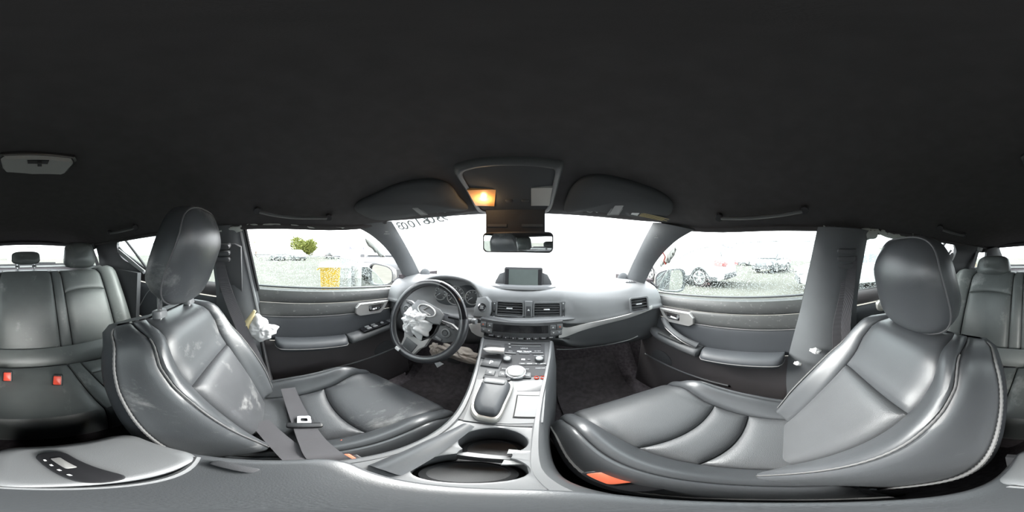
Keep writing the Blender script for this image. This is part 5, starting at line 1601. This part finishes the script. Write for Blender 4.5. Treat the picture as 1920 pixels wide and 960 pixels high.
# burst side airbag scraps beside the driver's seat
q = cloth_blob(at(487, 617, x=-.61), (0, 1, 0), (0, 0, 1), (1, .1, 0), .058, .055, .03, 11.3, n=40, m=12, rough=.35)
tag(q.build('side_airbag', 'airbag', angle=180), "white side airbag scrap bulging between the driver's seat and door", 'airbag')
q = MB(); P = smooth_path([at(462, 640, x=-.60), at(460, 615, x=-.60), at(470, 596, x=-.605), at(478, 582, x=-.61)], 6)
q.tube(P, [.020 - .014 * i / (len(P) - 1) for i in range(len(P))], 8, flat=.5)
tag(q.build('side_airbag', 'yellow_cloth', angle=120), "twisted yellowish cloth strip standing beside the driver's backrest", 'airbag')
for px, py, r, sd in ((1530, 659, .022, 3), (1496, 682, .014, 5)):
    q = cloth_blob(at(px, py, x=.615), (0, 1, 0.4), (0, -.4, 1), (-1, 0, 0), r, r * .6, r * .5, sd, n=24, m=7, rough=.3)
    tag(q.build('cloth_scrap', 'airbag', angle=180), 'white cloth scrap beside the passenger backrest' + (', the larger one' if r > .02 else ', the smaller lower one'), 'scrap')
q = MB(); P = smooth_path([at(624, 833, z=.358), at(630, 836, z=.362), at(636, 829, z=.36), at(641, 825, z=.357)], 4); q.tube(P, .0016, 6)
tag(q.build('orange_thread', 'orange_red'), "short orange thread lying on the driver's cushion", 'thread')

# floor mats and pedals
for s, lab in ((-1, "dark carpet mat in the driver's footwell"), (1, 'dark carpet mat in the passenger footwell')):
    q = MB(); rows = []
    for i in range(14):
        y = lerp(.42, .93, i / 13); rows.append([V((s * (.38 + .19 * (2 * j / 8 - 1)), y, floor_z(s * .38, y) + .014)) for j in range(9)])
    q.sheet(rows, .01); tag(q.build('floor_mat', 'floor_mat'), lab, 'floor mat')
pd = thing('pedal_set', "brake and accelerator pedals in the driver's footwell", 'pedals', (-.3, .85, .12))
for x, w_ in ((-.36, .075), (-.24, .045)):
    f = Fr((x, .84, .24), (1, 0, 0), (0, .45, .9)); p_ = MB().box(f, w_, .06 if w_ > .06 else .13, 0, .012, .008, .003).build('pedal_pad', 'rubber', pd)
    MB().tube([f(0, 0, 0), V((x, .97, .40))], .008, 8).build('pedal_arm', 'plastic_black', p_)

# ================================================================== OUTSIDE
mat('gravel', (.080, .079, .068), .95, spec=.15, vscale=1.3, bump=.6, bscale=30, col2=(.102, .101, .088))
mat('paint_white', (.80, .80, .80), .25, spec=.5, coat=.5)
mat('paint_silver', (.42, .43, .44), .3, metal=.4, coat=.5)
mat('paint_dark', (.10, .105, .11), .25, spec=.5, coat=.5)
mat('paint_red', (.35, .06, .05), .3, coat=.4)
mat('paint_blue', (.20, .22, .45), .35)
mat('car_glass', (.12, .13, .14), .08, spec=.6)
mat('car_glass_pale', (.45, .47, .48), .1, spec=.6)
mat('cladding', (.07, .072, .075), .6)
mat('tyre', (.03, .03, .03), .85)
mat('rim_alloy', (.62, .62, .62), .3, metal=.6)
mat('tail_red', (.60, .22, .22), .25)
mat('headlight', (.65, .67, .68), .12)
mat('bin_yellow', (.42, .27, .025), .45, spec=.4, var=.08, vscale=5)
mat('bin_lid', (.62, .62, .60), .5)
mat('bark', (.12, .09, .06), .9, bump=.8, bscale=40)
mat('foliage', (.11, .14, .03), .7, col2=(.22, .24, .05), vscale=2.0)
mat('foliage_dark', (.07, .09, .06), .7, col2=(.11, .13, .09), vscale=2.0)
mat('concrete_wall', (.40, .40, .40), .9, var=.06, vscale=.5)
mat('clutter_grey', (.30, .31, .31), .7)
mat('marker_ink', (.03, .03, .10), .6)
GZ = -.17
q = MB(); rows = []
for i in range(41):
    y = -90 + 180 * i / 40; rows.append([V((-90 + 180 * j / 40, y, GZ)) for j in range(41)])
q.grid(rows); g = q.build('ground', 'gravel', base=(0, 0, GZ)); struct(g, 'pale gravel yard around the car')

def outside_mirror(s, label):
    c_ = V((s * .905, .735, .775)); root = thing('side_mirror', label, 'side mirror', c_ - V((0, 0, .08)))
    nn = V((.285, -.957, -.04)) if s < 0 else V((-.476, -.88, -.06))     # aimed at the driver
    f = Fr(c_, V((0, 0, 1)).cross(nn), V((0, 0, 1)))
    if f.n.y > 0: f = Fr(f.o, -f.x, f.y)
    k = 1 if f.x.x * s > 0 else -1     # +x of the frame outboard
    def sh(a, b):
        return [(k * a * (x), y * b * (1 - .22 * x * -1 if x < 0 else 1 - .10 * x)) for x, y in [(cos(2*pi*i/32) * (1 if abs(cos(2*pi*i/32)) > 0 else 1), sin(2*pi*i/32)) for i in range(32)]]
    def sq(a, b):
        o = []
        for i in range(36):
            t = 2 * pi * i / 36; ex = 2 / 3.4; ct, st_ = cos(t), sin(t)
            x = abs(ct) ** ex * (1 if ct > 0 else -1); y = abs(st_) ** ex * (1 if st_ > 0 else -1)
            o.append((k * a * x, b * y * (1 + .18 * x)))
        return o
    q = MB(); rows = [[f(*p, -.10) for p in sq(.05, .035)], [f(*p, -.085) for p in sq(.085, .06)], [f(*p, -.03) for p in sq(.108, .076)], [f(*p, .012) for p in sq(.112, .080)], [f(*p, .012) for p in sq(.103, .071)], [f(*p, -.006) for p in sq(.101, .069)]]
    q.grid(rows, cu=True); q.ngon(rows[0][::-1]); q.build('mirror_housing', 'paint_dark', root, angle=50)
    q = MB(); q.fan([f(*p, -.004) for p in sq(.101, .069)]); q.build('mirror_glass', 'mirror', root)
    MB().tube([f(-k * .085, -.045, -.04), f(-k * .17, -.075, -.03)], [.022, .030], 10, flat=.7).build('mirror_foot', 'plastic_black', root)
outside_mirror(-1, "driver's door mirror in a dark housing outside the half-lowered window")
outside_mirror(1, 'passenger door mirror in a dark housing seen through wet glass')

def make_car(label, paint, loc, rot, kind='suv', cat='car', name='parked_car', group=None, glass='car_glass', detail=True):
    root = thing(name, label, cat, (0, 0, 0), group)
    if kind == 'suv':
        L, W_, belt, roofz, hood = 4.65, .92, 1.05, 1.68, 1.08
        G = [(-2.20, 1.06, 1.08), (-2.05, 1.06, 1.50), (-1.75, 1.05, 1.66), (-.3, 1.04, 1.69), (.45, 1.04, 1.60), (1.25, 1.06, 1.09)]
        topz = [(-2.32, .62), (-2.28, 1.0), (-2.1, 1.06), (1.2, 1.06), (1.6, 1.04), (2.1, .96), (2.3, .80), (2.33, .55)]
    elif kind == 'sedan':
        L, W_, belt, roofz, hood = 4.7, .90, .95, 1.45, .95
        G = [(-1.85, .96, .98), (-1.25, .95, 1.36), (-.7, .94, 1.44), (-.1, .94, 1.45), (.45, .94, 1.36), (1.25, .96, .98)]
        topz = [(-2.35, .55), (-2.3, .92), (-1.9, .98), (1.2, .96), (1.7, .92), (2.1, .82), (2.3, .68), (2.35, .5)]
    elif kind == 'van':
        L, W_, belt, roofz, hood = 5.0, .95, 1.15, 1.95, 1.05
        G = [(-2.45, 1.15, 1.80), (-2.3, 1.14, 1.92), (-1.0, 1.14, 1.96), (.6, 1.14, 1.93), (1.0, 1.14, 1.70), (1.55, 1.12, 1.16)]
        topz = [(-2.5, .62), (-2.48, 1.15), (-2.2, 1.15), (1.5, 1.14), (1.9, 1.06), (2.3, .92), (2.48, .75), (2.5, .5)]
    fw, rw = L / 2 - .95, -L / 2 + 1.0
    # lower body loft
    q = MB(); rows = []
    n = 48
    for i in range(n + 1):
        y = lerp(-L / 2 + .02, L / 2 - .02, .5 - .5 * cos(pi * i / n))
        t = sinterp(topz, y); e = min(1, min(y + L / 2, L / 2 - y) / .35); wv = W_ * (.80 + .20 * sqrt(max(0, 1 - (1 - e) ** 2)))
        zb_ = .26 + .10 * (1 - min(1, e * 1.2))
        arch = max(0, 1 - ((y - fw) / .40) ** 2, 1 - ((y - rw) / .40) ** 2)
        zl = max(zb_, .72 * sqrt(arch)) if arch > 0 else zb_
        zl = min(zl, t - .12)
        half = [(wv * .985, zl), (wv, min(t - .08, max(zl + .03, .58))), (wv * .985, min(t - .04, max(zl + .06, .85))), (wv * .93, t - .01), (wv * .80, t + .01), (0, t + .03)]
        rows.append([V((a, y, b)) for a, b in half] + [V((-a, y, b)) for a, b in half[-2::-1]])
    q.grid(rows); q.ngon(rows[0]); q.ngon(rows[-1]); q.build('body', paint, root, angle=50)
    # dark inner tub so the arches are dark
    q = MB(); q.box(Fr((0, 0, .30), (1, 0, 0), (0, 1, 0)), W_ * 1.78, L - .3, 0, .5, .1); q.build('underbody', 'cladding', root)
    # cladding along the sill and arches
    for s in (-1, 1):
        q = MB(); rows = []
        for i in range(41):
            y = lerp(-L / 2 + .25, L / 2 - .25, i / 40); arch = max(0, 1 - ((y - fw) / .46) ** 2, 1 - ((y - rw) / .46) ** 2)
            z0 = max(.24, .70 * sqrt(arch)) if arch > 0 else .24
            rows.append([V((s * W_ * .99, y, z0)), V((s * (W_ + .012), y, z0 + .02)), V((s * (W_ + .012), y, max(.42, z0 + .08)))])
        q.grid(rows); q.build('sill_cladding', 'cladding' if kind != 'sedan' else paint, root)
    # greenhouse
    q = MB(); rows = []; rws = []
    for i in range(33):
        y = lerp(G[0][0], G[-1][0], i / 32); b_, t_ = sinterp([(g_[0], g_[1]) for g_ in G], y), interp([(g_[0], g_[2]) for g_ in G], y)
        k = (t_ - b_) / (roofz - b_ + 1e-6); wb, wt = W_ * .93, W_ * lerp(.93, .72, max(0, min(1, k)))
        half = [(wb, b_ - .03), (lerp(wb, wt, .5), lerp(b_, t_, .5)), (wt, t_ - .04 * k), (wt * .85, t_), (0, t_ + .02 * k)]
        rows.append([V((a, y, b)) for a, b in half] + [V((-a, y, b)) for a, b in half[-2::-1]])
        rws.append((y, b_, t_, wb, wt))
    q.grid(rows); q.ngon(rows[0]); q.ngon(rows[-1]); q.build('cabin', paint, root, angle=50)
    def gl(y0, y1, s):
        q = MB(); rr_ = []
        for i in range(11):
            y = lerp(y0, y1, i / 10); b_, t_ = sinterp([(g_[0], g_[1]) for g_ in G], y), interp([(g_[0], g_[2]) for g_ in G], y)
            k = max(0, min(1, (t_ - b_) / (roofz - b_ + 1e-6))); wb, wt = W_ * .93, W_ * lerp(.93, .72, k)
            h = max(.02, (t_ - .07) - (b_ + .02))
            rr_.append([V((s * (lerp(wb, wt, u) + .012), y, b_ + .02 + h * u)) for u in (0, .5, .93)])
        q.sheet(rr_, .004); q.build('side_window', glass, root)
    ysp = {'suv': ((-2.0, -1.25), (-1.17, -.25), (-.17, .95)), 'sedan': ((-1.5, -.95), (-.87, -.05), (.03, 1.0)), 'van': ((-2.3, -1.1), (-1.0, .1), (.2, 1.3))}[kind]
    for s in (-1, 1):
        for a, b in ysp: gl(a, b, s)
    # windscreen and rear window
    for (ga, gb, nm, sg) in ((G[-2], G[-1], 'windscreen', 1), (G[1] if kind != 'van' else G[1], G[0], 'rear_window', -1)):
        y0, z0, y1, z1 = gb[0], gb[2], ga[0], ga[2]
        q = MB(); rr_ = []
        for u in (.08, .5, .92):
            k = u; wv = W_ * lerp(.86, .68, u)
            rr_.append([V((wv * t, lerp(y0, y1, u) + sg * .03, lerp(z0, z1, u) + .02)) for t in (-1, -.5, 0, .5, 1)])
        q.sheet(rr_, .005); q.build(nm, glass, root)
    # wheels
    for wy in (fw, rw):
        for s in (-1, 1):
            f = Fr((s * (W_ - .10), wy, .355), (0, s, 0), (0, 0, 1))
            if f.n.x * s < 0: f = Fr(f.o, -f.x, f.y)
            w_ = MB().lathe([(.25, -.10), (.335, -.10), (.355, -.06), (.355, .06), (.335, .095), (.25, .10)], f, 32, cap1=False).build('tyre', 'tyre', root)
            MB().lathe([(.262, .05), (.262, .100), (.235, .105), (.230, .05)], f, 32, cap0=False, cap1=False).build('rim', 'rim_alloy', w_)
            if detail:
                for k in range(5):
                    fk = f.rot(72 * k + 18)
                    for d in (-.028, .028):
                        MB().prism([(.03, d * .6 - .012), (.24, d - .012), (.24, d + .012), (.03, d * .6 + .012)], fk, .07, .098, .004).build('spoke', 'rim_alloy', w_)
            MB().lathe([(.05, .05), (.05, .10), (.03, .104)], f, 16).build('hub_cap', 'rim_alloy', w_)
            MB().lathe([(.24, .02), (.05, .03)], f, 24).build('brake_disc', 'clutter_grey', w_)
    # lights, bumpers, mirrors
    tz = .98 if kind != 'sedan' else .80
    for s in (-1, 1):
        q = MB(); q.box(Fr((s * (W_ * .80), -L / 2 + .06, tz - .05), (1, 0, 0), (0, 0, 1)), .26, .24, -.02, .12, .05, .02); q.build('tail_light', 'tail_red', root)
        q = MB(); q.box(Fr((s * (W_ * .90), -L / 2 + .22, tz - .05), (0, 1, 0), (0, 0, 1)), .34, .20, -.10, .10, .05, .02); q.build('tail_light', 'tail_red', root)
        q = MB(); q.box(Fr((s * (W_ * .74), L / 2 - .10, .70), (1, .0, 0), (0, 0, 1)), .40, .15, -.14, .06, .05, .02); q.build('head_light', 'headlight', root)
        q = MB(); q.box(Fr((s * (W_ + .08), G[-1][0] - .35, belt + .06), (1, 0, 0), (0, 0, 1)), .20, .15, -.05, .05, .05, .02); q.build('wing_mirror', paint, root)
    q = MB(); q.box(Fr((0, -L / 2 + .10, .42), (1, 0, 0), (0, 0, 1)), W_ * 1.7, .22, -.1, .13, .08, .03); q.build('bumper', 'cladding' if kind == 'suv' else paint, root)
    q = MB(); q.box(Fr((0, L / 2 - .10, .42), (1, 0, 0), (0, 0, 1)), W_ * 1.6, .24, -.13, .1, .08, .03); q.build('bumper', 'cladding', root)
    if kind == 'suv':
        q = MB(); q.prism([(-.62, -.10), (.62, -.10), (.55, .10), (-.55, .10)], Fr((0, -2.10, 1.60), (1, 0, 0), (0, 1, .15)), -.02, .03, .01); q.build('spoiler', 'paint_blue', root)
    root.location = (loc[0], loc[1], GZ); root.rotation_euler = (0, 0, radians(rot))
    return root
make_car('white SUV with blue-grey roof spoiler parked beyond the passenger window', 'paint_white', (6.35, 4.55), 2, 'suv', glass='car_glass_pale')
make_car('silver sedan parked alongside, seen behind the passenger pillar', 'paint_silver', (5.9, -2.75), 2, 'sedan')
make_car('dark SUV standing farther back in the yard behind the silver sedan', 'paint_dark', (14.5, 1.1), 70, 'suv')
make_car('pale distant sedan in the yard between the white SUV and the dark one', 'paint_silver', (27, 6.5), 80, 'sedan', detail=False)
make_car('distant white sedan with red rear lamps beyond the yard', 'paint_white', (30, 11.0), 95, 'sedan', detail=False)
for k, (x, y, r_, p_, kd, lab) in enumerate(((-26, .6, -80, 'paint_dark', 'sedan', "dark distant sedan, first of the row beyond the driver's window"), (-26.5, 3.9, -85, 'paint_silver', 'suv', "silver distant SUV in the row beyond the driver's window"), (-32, 12.0, -88, 'paint_dark', 'sedan', 'dark distant sedan standing apart in the far row'))):
    make_car(lab, p_, (x, y), r_, kd, detail=False)
vn = make_car('white van with marker writing on its windscreen behind the yellow bin', 'paint_white', (-12.2, 6.9), -122, 'van', glass='car_glass_pale')
vc = make_car('blue and white van at the yard edge beyond the door mirror', 'paint_blue', (-14.3, 12.4), -132, 'van', glass='car_glass_pale')
# marker writing on the van's windscreen: circled signs
q = MB(); wf = Fr((0, 1.33, 1.50), (-1, 0, 0), (0, -.55, .78))
for x, r_, tx in ((-.42, .30, 'OF'), (.42, .24, 'E7')):
    text_into(q, tx, r_ * 1.15, wf.at(x, 0, .05), .004, bold=.006, mirror=True)
    q.ring([wf.at(x, 0, .05)(r_ * cos(2*pi*i/24), r_ * .8 * sin(2*pi*i/24)) for i in range(24)], .012, 5, up=wf.n)
me_ = q.build('marker_writing', 'marker_ink', None, base=(0, 0, 0)); me_.parent = vn

# yellow bin with pale lid
bn = thing('yellow_bin', "yellow waste bin with a pale lid standing outside the driver's window", 'waste bin', (0, 0, 0))
q = MB(); rows = []
for z, k in ((.0, .86), (.06, .88), (.62, .98), (.70, 1.0), (.72, 1.04), (.76, 1.04)):
    rows.append([V((x * k, y * k, z)) for x, y in rrect(.50, .54, .05, 4)])
q.grid(rows, cu=True); q.ngon(rows[0][::-1]); q.ngon(rows[-1]); q.build('bin_body', 'bin_yellow', bn, angle=40)
q = MB(); rows = [[V((x * k, y * k, z)) for x, y in rrect(.56, .60, .06, 4)] for z, k in ((.76, 1.0), (.81, 1.0), (.85, .93), (.88, .6))]
q.grid(rows, cu=True); q.ngon(rows[0][::-1]); q.ngon(rows[-1]); q.build('bin_lid', 'bin_lid', bn, angle=40)
for x in (-.2, 0, .2): MB().box(Fr((x, -.262, .35), (1, 0, 0), (0, 0, 1)), .04, .55, -.02, .012, .01).build('bin_rib', 'bin_yellow', bn)
MB().tube([(-.28, .1, .70), (-.34, .1, .68), (-.34, -.1, .68), (-.28, -.1, .70)], .016, 6).build('bin_handle', 'bin_yellow', bn)
bn.location = (-3.95, 1.44, GZ); bn.rotation_euler = (0, 0, radians(70))
# clutter stacked behind the bin: pale drums, crates
for k, (px, d, w_, h_, m, lab) in enumerate(((649, 5.4, .34, .95, 'clutter_grey', 'pale grey drum standing right behind the yellow bin'), (657, 5.9, .30, .98, 'concrete_wall', 'whitish drum, second behind the yellow bin'), (671, 5.6, .24, .85, 'concrete_wall', 'narrow white canister beyond the drums behind the bin'))):
    p = CAM + ray(px, 520) * d
    root = thing('drum', lab, 'drum', (p.x, p.y, GZ))
    f = Fr((p.x, p.y, GZ), (1, 0, 0), (0, 1, 0)); r_ = w_ / 2
    MB().lathe([(r_ * .97, 0), (r_, .02), (r_, h_ * .32), (r_ * 1.03, h_ * .33), (r_, h_ * .34), (r_, h_ * .66), (r_ * 1.03, h_ * .67), (r_, h_ * .68), (r_, h_), (r_ * .9, h_), (r_ * .9, h_ - .02), (.02, h_ - .02)], f, 20).build('drum_body', m, root)
    MB().lathe([(.03, h_ - .03), (.03, h_ + .01)], f.at(r_ * .5, 0), 10).build('drum_cap', 'cladding', root)
make_car('dark car standing close behind the pale drums outside', 'paint_dark', (-6.3, 5.1), -128, 'sedan')

def tree(label, px, d, h, r, m, seed, n=1500, name='tree'):
    p = CAM + ray(px, 480) * d; p.z = GZ; rnd = random.Random(seed)
    root = thing(name, label, 'tree', p)
    q = MB(); q.tube([p, p + V((.1, 0, h * .35)), p + V((-.1, .1, h * .7))], [.05 * h * .6, .03 * h * .6, .01], 8); q.build('trunk', 'bark', root)
    q = MB()
    blobs = [(V((rnd.uniform(-1, 1) * r * .6, rnd.uniform(-1, 1) * r * .6, h * .62 + rnd.uniform(-.5, .6) * r)), r * rnd.uniform(.4, .65)) for _ in range(14)]
    for _ in range(n):
        c_, br = rnd.choice(blobs); dd = V((rnd.gauss(0, 1), rnd.gauss(0, 1), rnd.gauss(0, 1))).normalized()
        pos = p + c_ + dd * br * rnd.uniform(.5, 1.05); sz = r * rnd.uniform(.05, .10)
        a = V((rnd.gauss(0, 1), rnd.gauss(0, 1), rnd.gauss(0, 1))).normalized(); b = a.orthogonal().normalized()
        q.add([pos - a * sz, pos + b * sz * .5, pos + a * sz, pos - b * sz * .5], [(0, 1, 2, 3)])
    q.build('foliage', m, root, smooth=False, weld=False)
tree("bright yellow-green tree beyond the yard outside the driver's window", 568, 38, 3.4, 3.0, 'foliage', 3, 4000)
tree("small pale tree at the far edge of the yard beside the driver's pillar", 480, 46, 6.2, 1.6, 'foliage', 5, 500)
tree("dark leafy tree seen through the driver-side rear window", 308, 17, 3.2, 1.3, 'foliage_dark', 8)
tree('tree seen above the silver sedan through the passenger-side rear window', 1652, 22, 3.2, 1.1, 'foliage_dark', 12, 700)
tree('leafy tree behind the car seen past the passenger-side quarter glass', 1830, 16, 2.6, 1.2, 'foliage_dark', 15, 700)
# far boundary wall of the yard on the driver's side and pale building behind
wl = thing('boundary_wall', 'low pale wall along the far edge of the yard', 'wall', (-48, 10, GZ))
MB().box(Fr((-48, 5, GZ), (1, 0, 0), (0, 1, 0)), .3, 70, 0, 1.5, .02).build('wall_body', 'concrete_wall', wl)
MB().box(Fr((-48, 5, GZ + 1.5), (1, 0, 0), (0, 1, 0)), .4, 70, 0, .08, .02).build('wall_coping', 'clutter_grey', wl)
bd = thing('pale_building', 'pale low building far behind the car seen through the rear window', 'building', (-6, -48, GZ))
MB().box(Fr((-6, -48, GZ), (1, 0, 0), (0, 1, 0)), 18, 8, 0, 3.4, .02).build('building_wall', 'concrete_wall', bd)
MB().box(Fr((-6, -48, GZ + 3.4), (1, 0, 0), (0, 1, 0)), 18.6, 8.6, 0, .25, .02).build('building_roof', 'clutter_grey', bd)
for k in range(4): MB().box(Fr((-12 + 4 * k, -44, GZ + 1.7), (1, 0, 0), (0, 0, 1)), 1.2, 1.1, -.02, .02, .02).build('building_window', 'car_glass_pale', bd)
